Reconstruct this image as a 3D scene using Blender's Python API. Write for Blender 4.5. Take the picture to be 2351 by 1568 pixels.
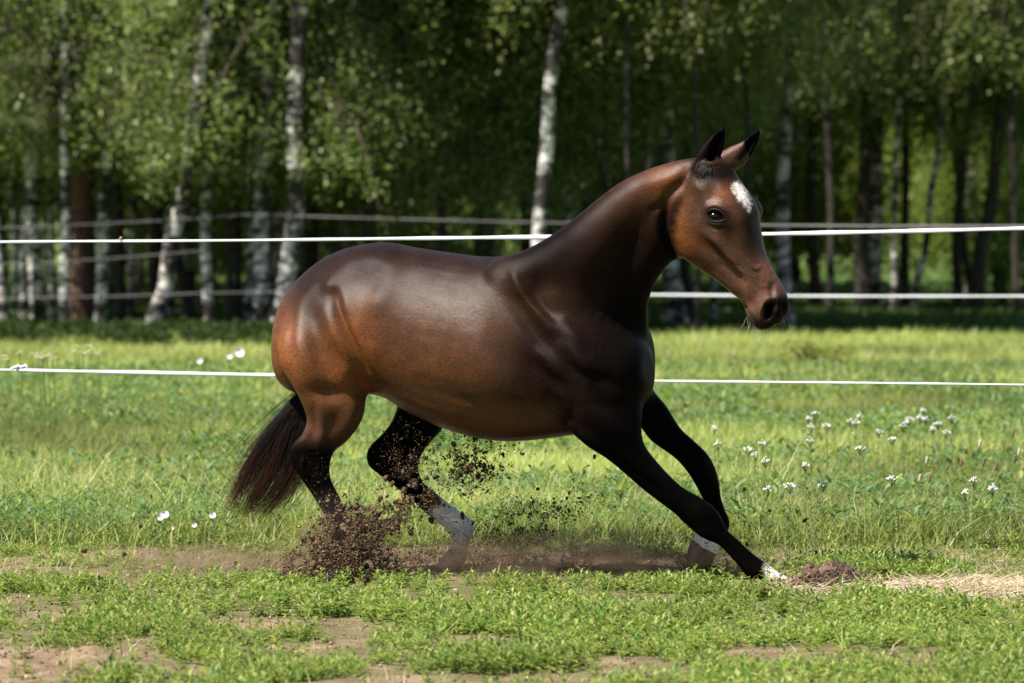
import bpy, bmesh, math, random
import numpy as np
from mathutils import Vector, Matrix
from mathutils.kdtree import KDTree
from mathutils.bvhtree import BVHTree

for _o in list(bpy.data.objects):
    bpy.data.objects.remove(_o, do_unlink=True)
SC = bpy.context.scene
COL = SC.collection
rng = np.random.default_rng(7)
random.seed(7)

# ------------------------------------------------------------------ camera
CAM_H = 1.53
FPX = 13061.0                                   # focal length in units of a 2351 px wide frame
PITCH = math.atan((784 - 472) / FPX)
cam_d = bpy.data.cameras.new('camera')
cam = bpy.data.objects.new('camera', cam_d)
COL.objects.link(cam)
cam.location = (0, 0, CAM_H)
cam.rotation_euler = (math.pi / 2 - PITCH, 0, 0)
cam_d.sensor_width = 36.0
cam_d.lens = 36.0 * FPX / 2351.0
cam_d.clip_start = 0.5
cam_d.clip_end = 2000
cam_d.dof.use_dof = True
cam_d.dof.focus_distance = 22.95
cam_d.dof.aperture_fstop = 5.0
cam_d.dof.aperture_blades = 0
SC.camera = cam

# ------------------------------------------------------------------ sky, sun, exposure
SUN_EL = math.radians(57)
SUN_H = Vector((-0.80, -0.60)).normalized()     # horizontal direction towards the sun
world = bpy.data.worlds.new('World')
SC.world = world
world.use_nodes = True
wn = world.node_tree
for n in list(wn.nodes):
    wn.nodes.remove(n)
sky = wn.nodes.new('ShaderNodeTexSky')
sky.sky_type = 'NISHITA'
sky.sun_disc = False
sky.sun_elevation = SUN_EL
sky.sun_rotation = math.atan2(SUN_H.x, SUN_H.y)
bg = wn.nodes.new('ShaderNodeBackground')
bg.inputs['Strength'].default_value = 0.055
wo = wn.nodes.new('ShaderNodeOutputWorld')
wn.links.new(sky.outputs[0], bg.inputs[0])
wn.links.new(bg.outputs[0], wo.inputs[0])
sun_d = bpy.data.lights.new('sun', 'SUN')
sun_d.energy = 5.0
sun_d.angle = math.radians(0.5)
sun_d.color = (1.0, 0.95, 0.86)
sun = bpy.data.objects.new('sun', sun_d)
COL.objects.link(sun)
_to = Vector((SUN_H.x * math.cos(SUN_EL), SUN_H.y * math.cos(SUN_EL), math.sin(SUN_EL)))
sun.rotation_euler = _to.to_track_quat('Z', 'Y').to_euler()
sun.location = (0, 0, 30)
SC.view_settings.view_transform = 'Standard'
SC.view_settings.look = 'None'
SC.view_settings.exposure = 1.15
SC.view_settings.gamma = 1.0
SC.view_settings.use_curve_mapping = False
SC.cycles.max_bounces = 6
SC.cycles.transparent_max_bounces = 6
SC.cycles.diffuse_bounces = 3
SC.cycles.glossy_bounces = 2
SC.cycles.transmission_bounces = 3
SC.cycles.volume_bounces = 0
SC.cycles.use_denoising = True

# ------------------------------------------------------------------ helpers
CP, SP = math.cos(PITCH), math.sin(PITCH)

def P(px, py, Y):
    """world point seen at (px,py) of the 2351x1568 frame, at distance Y along +y"""
    a = (px - 1175.5) / FPX
    b = (784.0 - py) / FPX
    # camera axes: forward f=(0,CP,-SP), up u=(0,SP,CP)
    dy = CP + b * SP
    dz = -SP + b * CP
    k = Y / dy
    return Vector((a * k, Y, CAM_H + dz * k))

def G(px, py, z=0.0):
    """ground point under pixel"""
    b = (784.0 - py) / FPX
    dy = CP + b * SP
    dz = -SP + b * CP
    k = (z - CAM_H) / dz
    return Vector(((px - 1175.5) / FPX * k, dy * k, z))

def proj(co):
    """inverse of P for an (n,3) array"""
    x, y, z = co[:, 0], co[:, 1], co[:, 2] - CAM_H
    f = y * CP - z * SP
    u = y * SP + z * CP
    return 1175.5 + FPX * x / f, 784.0 - FPX * u / f

ORD = ['first', 'second', 'third', 'fourth', 'fifth', 'sixth', 'seventh', 'eighth', 'ninth', 'tenth', 'eleventh', 'twelfth', 'thirteenth', 'fourteenth', 'fifteenth', 'sixteenth', 'seventeenth', 'eighteenth']
def tag(o, label=None, cat=None, group=None, kind=None):
    if label: o['label'] = label
    if cat: o['category'] = cat
    if group: o['group'] = group
    if kind: o['kind'] = kind
    return o

def empty(name, loc):
    o = bpy.data.objects.new(name, None)
    o.location = loc
    o.empty_display_size = 0.1
    COL.objects.link(o)
    return o

def mesh_np(name, V, F, mats, smooth=False, col=None, midx=None):
    """V (n,3); F (m,k) array or list of arrays with different k; col (n,3|4) point colours"""
    me = bpy.data.meshes.new(name)
    V = np.ascontiguousarray(V, dtype=np.float32)
    Fs = F if isinstance(F, list) else [F]
    Fs = [np.asarray(f, dtype=np.int32) for f in Fs if len(f)]
    loops = np.concatenate([f.ravel() for f in Fs])
    tot = np.concatenate([np.full(len(f), f.shape[1], np.int32) for f in Fs])
    st = np.concatenate([[0], np.cumsum(tot)[:-1]]).astype(np.int32)
    me.vertices.add(len(V)); me.vertices.foreach_set('co', V.ravel())
    me.loops.add(len(loops)); me.loops.foreach_set('vertex_index', loops)
    me.polygons.add(len(tot)); me.polygons.foreach_set('loop_start', st)
    me.polygons.foreach_set('loop_total', tot)
    if smooth:
        me.polygons.foreach_set('use_smooth', np.ones(len(tot), bool))
    if midx is not None:
        me.polygons.foreach_set('material_index', np.asarray(midx, np.int32))
    for m in (mats if isinstance(mats, (list, tuple)) else [mats]):
        me.materials.append(m)
    if col is not None:
        c = np.ones((len(V), 4), np.float32)
        c[:, :col.shape[1]] = col
        at = me.color_attributes.new('tint', 'FLOAT_COLOR', 'POINT')
        at.data.foreach_set('color', c.ravel())
    me.update(calc_edges=True)
    me.validate()
    return me

def add(name, me, parent=None, loc=None):
    o = bpy.data.objects.new(name, me)
    COL.objects.link(o)
    if parent: o.parent = parent
    if loc is not None: o.location = loc
    return o

def catmull(A, n):
    """A (k,d) control rows -> smooth rows, n per segment"""
    A = np.asarray(A, float)
    Pd = np.vstack([2 * A[0] - A[1], A, 2 * A[-1] - A[-2]])
    out = []
    for i in range(1, len(Pd) - 2):
        p0, p1, p2, p3 = Pd[i - 1], Pd[i], Pd[i + 1], Pd[i + 2]
        for t in np.linspace(0, 1, n, endpoint=False):
            out.append(0.5 * ((2 * p1) + (-p0 + p2) * t + (2 * p0 - 5 * p1 + 4 * p2 - p3) * t * t
                              + (-p0 + 3 * p1 - 3 * p2 + p3) * t ** 3))
    out.append(A[-1])
    return np.array(out)

def tube(path, radii, k=8, cap=True):
    """simple tube through points (n,3) -> V,F"""
    path = np.asarray(path, float); n = len(path)
    T = np.gradient(path, axis=0)
    T /= np.linalg.norm(T, axis=1)[:, None] + 1e-12
    ref = np.array([0.0, 1.0, 0.0]) if abs(T[0, 1]) < 0.8 else np.array([1.0, 0, 0])
    U = np.cross(T, ref); U /= np.linalg.norm(U, axis=1)[:, None] + 1e-12
    W = np.cross(T, U)
    a = np.linspace(0, 2 * math.pi, k, endpoint=False)
    radii = np.broadcast_to(np.asarray(radii, float), (n,))
    V = (path[:, None, :] + radii[:, None, None] * (np.cos(a)[None, :, None] * U[:, None, :] + np.sin(a)[None, :, None] * W[:, None, :])).reshape(-1, 3)
    i = np.arange(n - 1)[:, None] * k; j = np.arange(k)[None, :]; j2 = (j + 1) % k
    F = np.stack([i + j, i + j2, i + k + j2, i + k + j], -1).reshape(-1, 4)
    return V, F

class Acc:
    """collects vertex/face blocks"""
    def __init__(s): s.V = []; s.F = {}; s.C = []; s.n = 0; s.M = {}
    def add(s, V, F, col=None, m=0):
        V = np.asarray(V, float).reshape(-1, 3)
        F = np.asarray(F, int)
        s.V.append(V); s.F.setdefault(F.shape[1], []).append(F + s.n)
        s.M.setdefault(F.shape[1], []).append(np.full(len(F), m, np.int32))
        if col is not None:
            s.C.append(np.broadcast_to(np.asarray(col, float), (len(V), 3)))
        s.n += len(V)
    def mesh(s, name, mats, smooth=False):
        ks = sorted(s.F)
        return mesh_np(name, np.vstack(s.V), [np.vstack(s.F[k]) for k in ks], mats, smooth,
                       np.vstack(s.C) if s.C else None, np.concatenate([np.concatenate(s.M[k]) for k in ks]))

# ------------------------------------------------------------------ materials
def new_mat(name):
    m = bpy.data.materials.new(name)
    m.use_nodes = True
    nt = m.node_tree
    b = nt.nodes.get('Principled BSDF')
    return m, nt, b

def N(nt, typ, **kw):
    n = nt.nodes.new(typ)
    for k, v in kw.items():
        setattr(n, k, v)
    return n

def noise(nt, scale, detail=4, rough=0.55, vec=None):
    n = N(nt, 'ShaderNodeTexNoise')
    n.inputs['Scale'].default_value = scale
    n.inputs['Detail'].default_value = detail
    n.inputs['Roughness'].default_value = rough
    if vec is not None: nt.links.new(vec, n.inputs['Vector'])
    return n

def ramp(nt, fac, stops):
    r = N(nt, 'ShaderNodeValToRGB')
    e = r.color_ramp.elements
    while len(e) > 1: e.remove(e[0])
    e[0].position = stops[0][0]; e[0].color = (*stops[0][1], 1)
    for p, c in stops[1:]:
        q = e.new(p); q.color = (*c, 1)
    nt.links.new(fac, r.inputs[0])
    return r

def mixc(nt, fac, a, b, blend='MIX'):
    m = N(nt, 'ShaderNodeMix', data_type='RGBA', blend_type=blend)
    for sock, v in ((0, fac), (6, a), (7, b)):
        if isinstance(v, (int, float)): m.inputs[sock].default_value = v
        elif isinstance(v, tuple): m.inputs[sock].default_value = (*v, 1)
        else: nt.links.new(v, m.inputs[sock])
    return m.outputs[2]

def bump(nt, b, height, strength, dist):
    n = N(nt, 'ShaderNodeBump')
    n.inputs['Strength'].default_value = strength
    n.inputs['Distance'].default_value = dist
    nt.links.new(height, n.inputs['Height'])
    nt.links.new(n.outputs[0], b.inputs['Normal'])
    return n

def leaf_mat(name, trans=0.45, rough=0.5, spec=0.3, tint=(1, 1, 1)):
    """foliage: vertex tint, diffuse + translucent + a little gloss"""
    m, nt, b = new_mat(name)
    at = N(nt, 'ShaderNodeAttribute', attribute_name='tint')
    c = mixc(nt, 1.0, at.outputs['Color'], tint, 'MULTIPLY')
    nt.links.new(c, b.inputs['Base Color'])
    b.inputs['Roughness'].default_value = rough
    b.inputs['Specular IOR Level'].default_value = spec
    tr = N(nt, 'ShaderNodeBsdfTranslucent')
    c2 = mixc(nt, 1.0, c, (1.0, 1.08, 0.6), 'MULTIPLY')
    nt.links.new(c2, tr.inputs['Color'])
    mx = N(nt, 'ShaderNodeMixShader')
    mx.inputs[0].default_value = trans
    out = nt.nodes['Material Output']
    nt.links.new(b.outputs[0], mx.inputs[1]); nt.links.new(tr.outputs[0], mx.inputs[2])
    nt.links.new(mx.outputs[0], out.inputs[0])
    return m

def tint_mat(name, rough=0.8, spec=0.2, bscale=None, bstr=0.5, bdist=0.01):
    m, nt, b = new_mat(name)
    at = N(nt, 'ShaderNodeAttribute', attribute_name='tint')
    nt.links.new(at.outputs['Color'], b.inputs['Base Color'])
    b.inputs['Roughness'].default_value = rough
    b.inputs['Specular IOR Level'].default_value = spec
    if bscale:
        tc = N(nt, 'ShaderNodeTexCoord')
        n = noise(nt, bscale, 5, 0.6, tc.outputs['Object'])
        bump(nt, b, n.outputs[0], bstr, bdist)
    return m
DO_GRASS = True
DO_TREES = True
# ================================================================== HORSE
def YB(px):
    """depth of the spine line: the body is turned about 20 degrees towards the camera"""
    return 23.15 + (1350 - px) * 0.00176 * math.tan(math.radians(20))

def loft(stations, seg=5, k=40, yaw=20.0, roll=0.0, sq=2.0):
    """stations: rows (tx,ty,bx,by,w,Y,egg).  t = dorsal/front outline pixel, b = ventral/rear outline pixel,
    w = half width in metres, Y = depth of the centre, egg>0 = wider on the t side."""
    R = catmull([list(s) + [0.0] * (7 - len(s)) for s in stations], seg)
    ca, sa = math.cos(math.radians(roll)), math.sin(math.radians(roll))
    cy, sy = math.cos(math.radians(yaw)), math.sin(math.radians(yaw))
    rings = []
    th = np.linspace(0, 2 * math.pi, k, endpoint=False)
    ct, s_ = np.cos(th), np.sin(th)
    p = 2.0 / sq
    ct2 = np.sign(ct) * np.abs(ct) ** p; st2 = np.sign(s_) * np.abs(s_) ** p
    for (tx, ty, bx, by, w, Y, egg) in R:
        T = np.array(P(tx, ty, Y)); B = np.array(P(bx, by, Y))
        c = (T + B) / 2; e = max(np.linalg.norm(T - B) / 2, 1e-4)
        w = max(w, 1e-4)
        ui = (T - B) / (2 * e)
        wd = np.array([sy, cy, 0.0])
        # roll about the limb axis: dorsal side turns to the camera, far side comes into view
        u = ca * ui - sa * wd
        wv = ca * wd + sa * ui
        r = math.sqrt(max(e * e - (w * sa) ** 2, (0.35 * e) ** 2)) / ca
        prof = w * st2 * (1 + egg * ct2)
        rings.append(c + r * ct2[:, None] * u + prof[:, None] * wv)
    n = len(rings)
    V = np.array(rings).reshape(-1, 3)
    i = np.arange(n - 1)[:, None] * k; j = np.arange(k)[None, :]; j2 = (j + 1) % k
    F = np.stack([i + j, i + k + j, i + k + j2, i + j2], -1).reshape(-1, 4)
    c0, c1 = rings[0].mean(0), rings[-1].mean(0)
    V = np.vstack([V, c0, c1]); a, b = n * k, n * k + 1
    j = np.arange(k); j2 = (j + 1) % k
    F3 = np.vstack([np.stack([np.full(k, a), j, j2], -1),
                    np.stack([np.full(k, b), (n - 1) * k + j2, (n - 1) * k + j], -1)])
    tt = np.concatenate([np.repeat(np.linspace(0, 1, n), k), [0, 1]])
    return V, F, F3, tt

def yb(rows, off=0.0):
    return [list(r[:5]) + [YB((r[0] + r[2]) / 2) + off] + list(r[5:]) for r in rows]

LOFTS = {}
LOFTS['torso'] = loft(yb([
    (652, 742, 646, 822, .05), (657, 700, 646, 862, .13), (668, 672, 655, 885, .18), (700, 632, 690, 905, .225),
    (755, 588, 750, 905, .255), (820, 563, 815, 900, .27), (890, 556, 885, 912, .275), (960, 569, 950, 950, .285),
    (1040, 580, 1030, 985, .305), (1110, 590, 1110, 1008, .315), (1170, 592, 1180, 1013, .31), (1230, 600, 1250, 1008, .285),
    (1290, 640, 1320, 998, .26), (1350, 690, 1390, 985, .24), (1410, 730, 1440, 965, .215), (1455, 765, 1475, 930, .17),
    (1483, 800, 1492, 890, .10)]), sq=2.15)
LOFTS['chestfar'] = loft([(1330, 640, 1380, 950, .10, 23.25), (1400, 665, 1430, 955, .12, 23.24), (1450, 695, 1463, 945, .12, 23.23), (1480, 735, 1488, 915, .09, 23.22),
                          (1497, 775, 1499, 870, .05, 23.22)], yaw=20)
LOFTS['neck'] = loft([
    (1130, 610, 1400, 960, .17, 23.18, .18), (1165, 587, 1450, 900, .19, 23.17, .18), (1205, 576, 1474, 820, .185, 23.15, .18), (1262, 546, 1480, 745, .155, 23.12, .18),
    (1318, 506, 1481, 700, .13, 23.08, .18), (1370, 464, 1492, 662, .112, 23.05, .18), (1420, 425, 1512, 628, .10, 23.02, .18), (1470, 398, 1538, 602, .092, 22.98, .18),
    (1525, 378, 1565, 590, .088, 22.94, .18), (1585, 364, 1596, 545, .084, 22.91, .18), (1625, 362, 1620, 500, .07, 22.90)], yaw=25, roll=8, sq=2.0)
# withers ridge
LOFTS['withers'] = loft(yb([(1010, 586, 1010, 660, .05), (1080, 586, 1080, 690, .08), (1130, 588, 1140, 700, .10), (1180, 583, 1200, 720, .12), (1240, 562, 1270, 700, .10), (1280, 540, 1320, 660, .06)]), sq=2.0)
HY = 22.88
LOFTS['head'] = loft([
    (1600, 372, 1570, 455, .055, 22.92), (1640, 357, 1545, 478, .075, 22.91, .05), (1676, 372, 1533, 505, .088, 22.90, .1),
    (1705, 414, 1533, 545, .098, 22.89, .15), (1730, 450, 1546, 580, .102, 22.88, .2), (1746, 485, 1573, 608, .098, 22.87, .25),
    (1748, 520, 1608, 628, .088, 22.86, .25), (1754, 560, 1642, 648, .076, 22.85, .2), (1764, 597, 1676, 674, .066, 22.84, .15),
    (1780, 628, 1697, 690, .060, 22.83, .1), (1797, 655, 1707, 708, .060, 22.83, .05), (1811, 682, 1714, 730, .060, 22.82),
    (1812, 704, 1725, 748, .056, 22.82), (1806, 722, 1741, 757, .047, 22.82), (1794, 739, 1762, 756, .030, 22.82)], yaw=20, roll=28, sq=2.3)
# ears : (outer edge, inner edge)
LOFTS['earnear'] = loft([(1590, 392, 1640, 396, .030, 22.86), (1598, 372, 1643, 384, .036, 22.855), (1605, 352, 1650, 366, .034, 22.85), (1617, 333, 1657, 349, .028, 22.845), (1630, 317, 1662, 330, .021, 22.84),
                         (1643, 304, 1665, 313, .014, 22.84), (1655, 296, 1665.5, 301, .008, 22.84), (1661, 292, 1665, 294, .003, 22.84)], yaw=35, sq=2.2, seg=4, k=28)
LOFTS['earfar'] = loft([(1636, 366, 1686, 396, .030, 22.99), (1654, 350, 1694, 388, .034, 22.985), (1678, 336, 1709, 378, .032, 22.98), (1704, 325, 1725, 357, .025, 22.98), (1719, 310, 1738, 332, .018, 22.98),
                        (1733, 299, 1745, 312, .011, 22.98), (1741, 295, 1746, 300, .004, 22.98)], yaw=10, sq=2.2, seg=4, k=28)
# far brow
LOFTS['browfar'] = loft([(1728, 450, 1712, 462, .02, 22.955), (1742, 462, 1718, 480, .03, 22.95), (1750, 480, 1722, 496, .032, 22.95), (1747, 498, 1722, 508, .026, 22.95), (1740, 512, 1722, 518, .012, 22.95)], yaw=20)
NB = 23.50 - .17
LOFTS['hindnear'] = loft([
    (815, 640, 672, 690, .07, NB + .06), (835, 700, 655, 735, .11, NB + .05), (843, 770, 641, 780, .135, NB + .03), (844, 830, 645, 830, .135, NB + .02), (842, 872, 660, 862, .12, NB + .01),
    (840, 908, 678, 892, .105, NB), (835, 950, 694, 925, .09, NB), (818, 985, 706, 962, .073, NB), (790, 1018, 696, 995, .06, NB), (768, 1036, 673, 1020, .047, NB + .005),
    (758, 1060, 665.5, 1050, .042, NB + .01), (757, 1092, 684, 1086, .038, NB + .01), (768, 1120, 712, 1128, .031, NB + .01), (788, 1158, 739, 1172, .027, NB + .01), (801, 1192, 754, 1206, .029, NB + .01),
    (807, 1215, 757, 1228, .033, NB + .01), (803, 1240, 762, 1248, .029, NB + .01), (806, 1266, 764, 1268, .034, NB + .01), (808, 1282, 764, 1282, .034, NB + .01)], yaw=18, roll=0, sq=2.1)
FB = 23.50 + .13
LOFTS['hindfar'] = loft([
    (1060, 790, 860, 800, .10, FB), (1055, 860, 890, 850, .10, FB), (1045, 930, 915, 905, .09, FB), (1012, 988, 905, 958, .075, FB), (988, 1015, 880, 994, .058, FB), (967, 1046, 846, 1030, .045, FB),
    (960, 1078, 846, 1066, .042, FB), (972, 1108, 876, 1093, .037, FB), (992, 1125, 935, 1138, .031, FB), (1020, 1147, 980, 1180, .027, FB), (1052, 1172, 1017, 1209, .028, FB),
    (1078, 1190, 1034, 1228, .034, FB), (1088, 1217, 1040, 1240, .035, FB), (1080, 1240, 1040, 1246, .030, FB), (1074, 1258, 1036, 1257, .032, FB), (1072, 1266, 1030, 1264, .033, FB)], yaw=18, sq=2.1)
FN = 23.02
LOFTS['forenear'] = loft([
    (1440, 800, 1250, 850, .08, FN + .06), (1468, 870, 1270, 920, .10, FN + .04), (1476, 930, 1300, 978, .10, FN + .02), (1473, 985, 1345, 1022, .088, FN), (1480, 1022, 1392, 1052, .075, FN),
    (1502, 1053, 1434, 1086, .064, FN), (1534, 1089, 1474, 1121, .053, FN), (1567, 1119, 1511, 1150, .045, FN), (1601, 1138, 1547, 1177, .042, FN), (1630, 1157, 1575, 1204, .044, FN),
    (1649, 1177, 1600, 1225, .041, FN), (1661, 1200, 1622, 1239, .034, FN), (1672, 1220, 1648, 1250, .027, FN), (1692, 1237, 1668, 1268, .025, FN), (1718, 1262, 1694, 1297, .026, FN),
    (1741, 1281, 1711, 1319, .031, FN), (1757, 1291, 1726, 1333, .033, FN), (1773, 1303, 1747, 1341, .028, FN), (1790, 1316, 1767, 1342, .028, FN), (1806, 1324, 1781, 1343, .031, FN)], yaw=14, sq=2.1)
FF = 23.30
LOFTS['forefar'] = loft([
    (1455, 800, 1400, 920, .07, FF), (1482, 860, 1430, 955, .07, FF), (1502, 897, 1466, 978, .062, FF), (1530, 930, 1490, 1010, .055, FF), (1560, 980, 1525, 1034, .048, FF), (1592, 1011, 1555, 1056, .044, FF), (1620, 1038, 1578, 1083, .045, FF),
    (1639, 1068, 1592, 1104, .044, FF), (1650, 1105, 1605, 1128, .035, FF), (1655, 1140, 1617, 1152, .027, FF), (1664, 1170, 1629, 1184, .026, FF), (1675, 1196, 1638, 1206, .031, FF), (1671, 1222, 1628, 1208, .033, FF - .01),
    (1658, 1244, 1602, 1218, .032, FF - .02), (1651, 1260, 1594, 1232, .032, FF - .03), (1647, 1275, 1588, 1249, .033, FF - .03)], yaw=14, sq=2.1)

def build_body():
    vs, fs, n = [], [], 0
    kd_pts, kd_part, kd_t = [], [], []
    names = list(LOFTS)
    for pi, nm in enumerate(names):
        V, F, F3, tt = LOFTS[nm]
        vs.append(V); fs += (F + n).tolist() + (F3 + n).tolist(); n += len(V)
        kd_pts.append(V); kd_part += [pi] * len(V); kd_t.append(tt)
    me = bpy.data.meshes.new('tmp'); me.from_pydata(np.vstack(vs).tolist(), [], fs); me.update()
    ob = bpy.data.objects.new('tmp', me); COL.objects.link(ob)
    md = ob.modifiers.new('r', 'REMESH'); md.mode = 'VOXEL'; md.voxel_size = 0.0052; md.adaptivity = 0
    dg = bpy.context.evaluated_depsgraph_get()
    ev = ob.evaluated_get(dg); m2 = bpy.data.meshes.new_from_object(ev)
    V = np.empty(len(m2.vertices) * 3); m2.vertices.foreach_get('co', V); V = V.reshape(-1, 3)
    E = np.empty(len(m2.edges) * 2, np.int32); m2.edges.foreach_get('vertices', E); E = E.reshape(-1, 2)
    L = np.empty(len(m2.loops), np.int32); m2.loops.foreach_get('vertex_index', L); Fq = L.reshape(-1, 4)
    bpy.data.objects.remove(ob); bpy.data.meshes.remove(me); bpy.data.meshes.remove(m2)
    print('body verts', len(V))
    nV = len(V)
    deg = np.bincount(E.ravel(), minlength=nV).astype(float)

    def lap(X):
        out = np.empty_like(X)
        for c in range(X.shape[1]):
            out[:, c] = (np.bincount(E[:, 0], X[E[:, 1], c], nV) + np.bincount(E[:, 1], X[E[:, 0], c], nV)) / deg
        return out

    def smooth(X, it, w=0.5, taubin=True):
        w = np.broadcast_to(np.asarray(w), (nV,))[:, None]
        for _ in range(it):
            X = X + w * (lap(X) - X)
            if taubin: X = X - 1.04 * w * (lap(X) - X)
        return X

    def normals(X):
        a = X[Fq[:, 2]] - X[Fq[:, 0]]; b = X[Fq[:, 3]] - X[Fq[:, 1]]
        fn = np.cross(a, b); o = np.zeros((nV, 3))
        for c in range(3):
            for k in range(4):
                o[:, c] += np.bincount(Fq[:, k], fn[:, c], nV)
        return o / (np.linalg.norm(o, axis=1)[:, None] + 1e-12)

    # part of every vertex
    kd = KDTree(n)
    allp = np.vstack(kd_pts)
    for i, p in enumerate(allp): kd.insert(p, i)
    kd.balance()
    idx = np.array([kd.find(v)[1] for v in V])
    part = np.array(kd_part)[idx]; tt = np.concatenate(kd_t)[idx]
    PI = {nm: i for i, nm in enumerate(names)}
    px, py = proj(V)
    # weld the junctions: heavy smoothing where limbs and neck leave the trunk
    def blob(cx, cy, r):
        return np.exp(-((px - cx) ** 2 + (py - cy) ** 2) / (2 * r * r))
    legs = np.isin(part, [PI[k] for k in ('hindnear', 'hindfar', 'forenear', 'forefar')])
    up = np.clip((980 - py) / 60, 0, 1)
    w = 0.15 + 0.85 * up * np.clip((1530 - px) / 60, 0, 1)
    V = smooth(V, 14, 0.5 * w, False)
    w = np.clip(blob(770, 700, 90) + blob(820, 880, 45) + blob(1400, 880, 90) + blob(1300, 700, 80) + blob(1200, 600, 60) + blob(1180, 690, 60)
                + blob(1570, 560, 40) + blob(1460, 960, 40) + blob(690, 800, 60) + blob(1450, 740, 50) + blob(850, 640, 60), 0, 1)
    V = smooth(V, 110, 0.5 * w, False)
    V = smooth(V, 8, 0.5)
    # ---------------------------------------------------------------- muscles, bones, creases
    px, py = proj(V)
    Nn = normals(V)
    camdir = np.array([0, 0, CAM_H]) - V; camdir /= np.linalg.norm(camdir, axis=1)[:, None]
    facing = np.clip((Nn * camdir).sum(1) * 2.0 + 0.1, 0, 1)
    D = np.zeros(nV)
    _sm = {}
    def smask(parts, it=7):
        parts = (parts,) if isinstance(parts, str) else tuple(parts)
        if parts not in _sm:
            q = np.isin(part, [PI[k] for k in parts]).astype(float)[:, None]
            for _ in range(it): q = lap(q)
            _sm[parts] = q[:, 0]
        return _sm[parts]
    def stroke(pts, r, amp, parts=None, taper=True):
        A = np.array(pts, float)
        if len(A) > 1:
            A = catmull(A, 8)
            seg = np.linalg.norm(np.diff(A, axis=0), axis=1); cum = np.concatenate([[0], np.cumsum(seg)])
            m_ = max(2, int(cum[-1] / (0.45 * r)) + 1)
            tq = np.linspace(0, cum[-1], m_)
            A = np.stack([np.interp(tq, cum, A[:, 0]), np.interp(tq, cum, A[:, 1])], 1)
            wt = np.sin(np.linspace(0.12, math.pi - 0.12, m_)) ** .7 if taper else np.ones(m_)
            wt = wt * (cum[-1] / (m_ - 1)) / (r * 2.5066)
        else: wt = np.ones(1)
        g = np.zeros(nV)
        near = (px > A[:, 0].min() - 4 * r) & (px < A[:, 0].max() + 4 * r) & (py > A[:, 1].min() - 4 * r) & (py < A[:, 1].max() + 4 * r)
        qx, qy = px[near], py[near]; gg = np.zeros(len(qx))
        for (ax, ay), w_ in zip(A, wt): gg += w_ * np.exp(-((qx - ax) ** 2 + (qy - ay) ** 2) / (2 * r * r))
        g[near] = gg
        if parts is not None: g = g * smask(parts)
        D[:] += amp * 0.001 * (1.35 if parts is hd else 2.8) * g * facing
    hd = ('head', 'neck', 'browfar')
    body = ('torso', 'hindnear', 'withers', 'neck', 'forenear', 'chestfar')
    # flank crease between thigh and belly, point of hip, loin
    stroke([(770, 662), (778, 705), (800, 760), (822, 805), (845, 858)], 8, -9, body)
    stroke([(782, 668), (792, 700), (812, 760), (838, 812), (858, 850)], 20, 6, body)
    stroke([(752, 650), (765, 662)], 12, 9, body)
    stroke([(815, 640), (865, 645)], 30, -5, body)
    stroke([(905, 625), (880, 675), (848, 720)], 20, 4, body)
    stroke([(765, 655), (795, 612), (860, 598), (915, 618)], 18, 4, body)
    stroke([(745, 700), (768, 760), (796, 820), (806, 868)], 19, 13, body)
    stroke([(790, 835), (812, 872)], 17, 6, body)
    stroke([(690, 905), (735, 900), (790, 915)], 16, -5, body)
    stroke([(742, 640), (705, 675), (680, 720)], 16, 4, body)
    stroke([(715, 720), (725, 800), (760, 880)], 18, -6, body)
    stroke([(700, 760), (705, 830), (735, 890)], 22, 5, body)
    stroke([(672, 700), (664, 790), (680, 860)], 12, -4, body)
    stroke([(842, 893), (858, 898), (880, 905)], 7, 7, body)
    stroke([(800, 905), (770, 905), (735, 890)], 14, -5, body)
    stroke([(780, 935), (762, 985), (740, 1010)], 14, -3, ('hindnear',))
    stroke([(815, 930), (800, 975), (775, 1010)], 12, 4, ('hindnear',))
    stroke([(722, 930), (722, 985), (705, 1020)], 9, -3.5, ('hindnear',))
    stroke([(733, 920), (738, 985), (735, 1040), (742, 1090)], 8, 3, ('hindnear',))
    for q in range(5):
        stroke([(705 + 2 * q, 1042 + 11 * q), (722 + 2 * q, 1037 + 11 * q), (738, 1041 + 11 * q)], 2.8, -1.1, ('hindnear',))
    stroke([(700, 1046), (694, 1070), (706, 1096)], 4, 4, ('hindnear',))
    stroke([(722, 1100), (745, 1150), (768, 1205)], 5, -3.5, ('hindnear',))
    # barrel: hollow above the flank, soft ribs
    stroke([(905, 640), (880, 720), (880, 800)], 32, 4, body)
    for q in range(6):
        x0 = 950 + 42 * q
        stroke([(x0, 720), (x0 - 22, 800), (x0 - 35, 880)], 10, 0.35, body)
    stroke([(1000, 628), (1060, 640)], 25, -4, body)
    # shoulder: spine of the scapula, triceps, point of shoulder
    stroke([(1178, 622), (1190, 655), (1212, 690), (1240, 722), (1275, 765)], 10, 10, body)
    stroke([(1172, 680), (1205, 730), (1245, 785), (1275, 815)], 15, -7, body)
    stroke([(1212, 668), (1240, 700), (1275, 738)], 10, -6, body)
    stroke([(1240, 662)], 26, -8, body)
    stroke([(1280, 740), (1315, 770), (1345, 800)], 15, 8, body)
    stroke([(1285, 790), (1330, 830), (1370, 868)], 17, 10, body)
    stroke([(1235, 800), (1268, 840), (1298, 872)], 11, 6, body)
    stroke([(1215, 822), (1250, 862), (1285, 892)], 14, -5, body)
    stroke([(1295, 800), (1315, 840), (1345, 872)], 9, -6, body)
    stroke([(1400, 760), (1400, 830), (1405, 890)], 24, -4, body)
    stroke([(1340, 730), (1400, 750), (1440, 790)], 18, -4, body)
    stroke([(1385, 905), (1420, 930), (1460, 960)], 22, 5, body)
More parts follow.
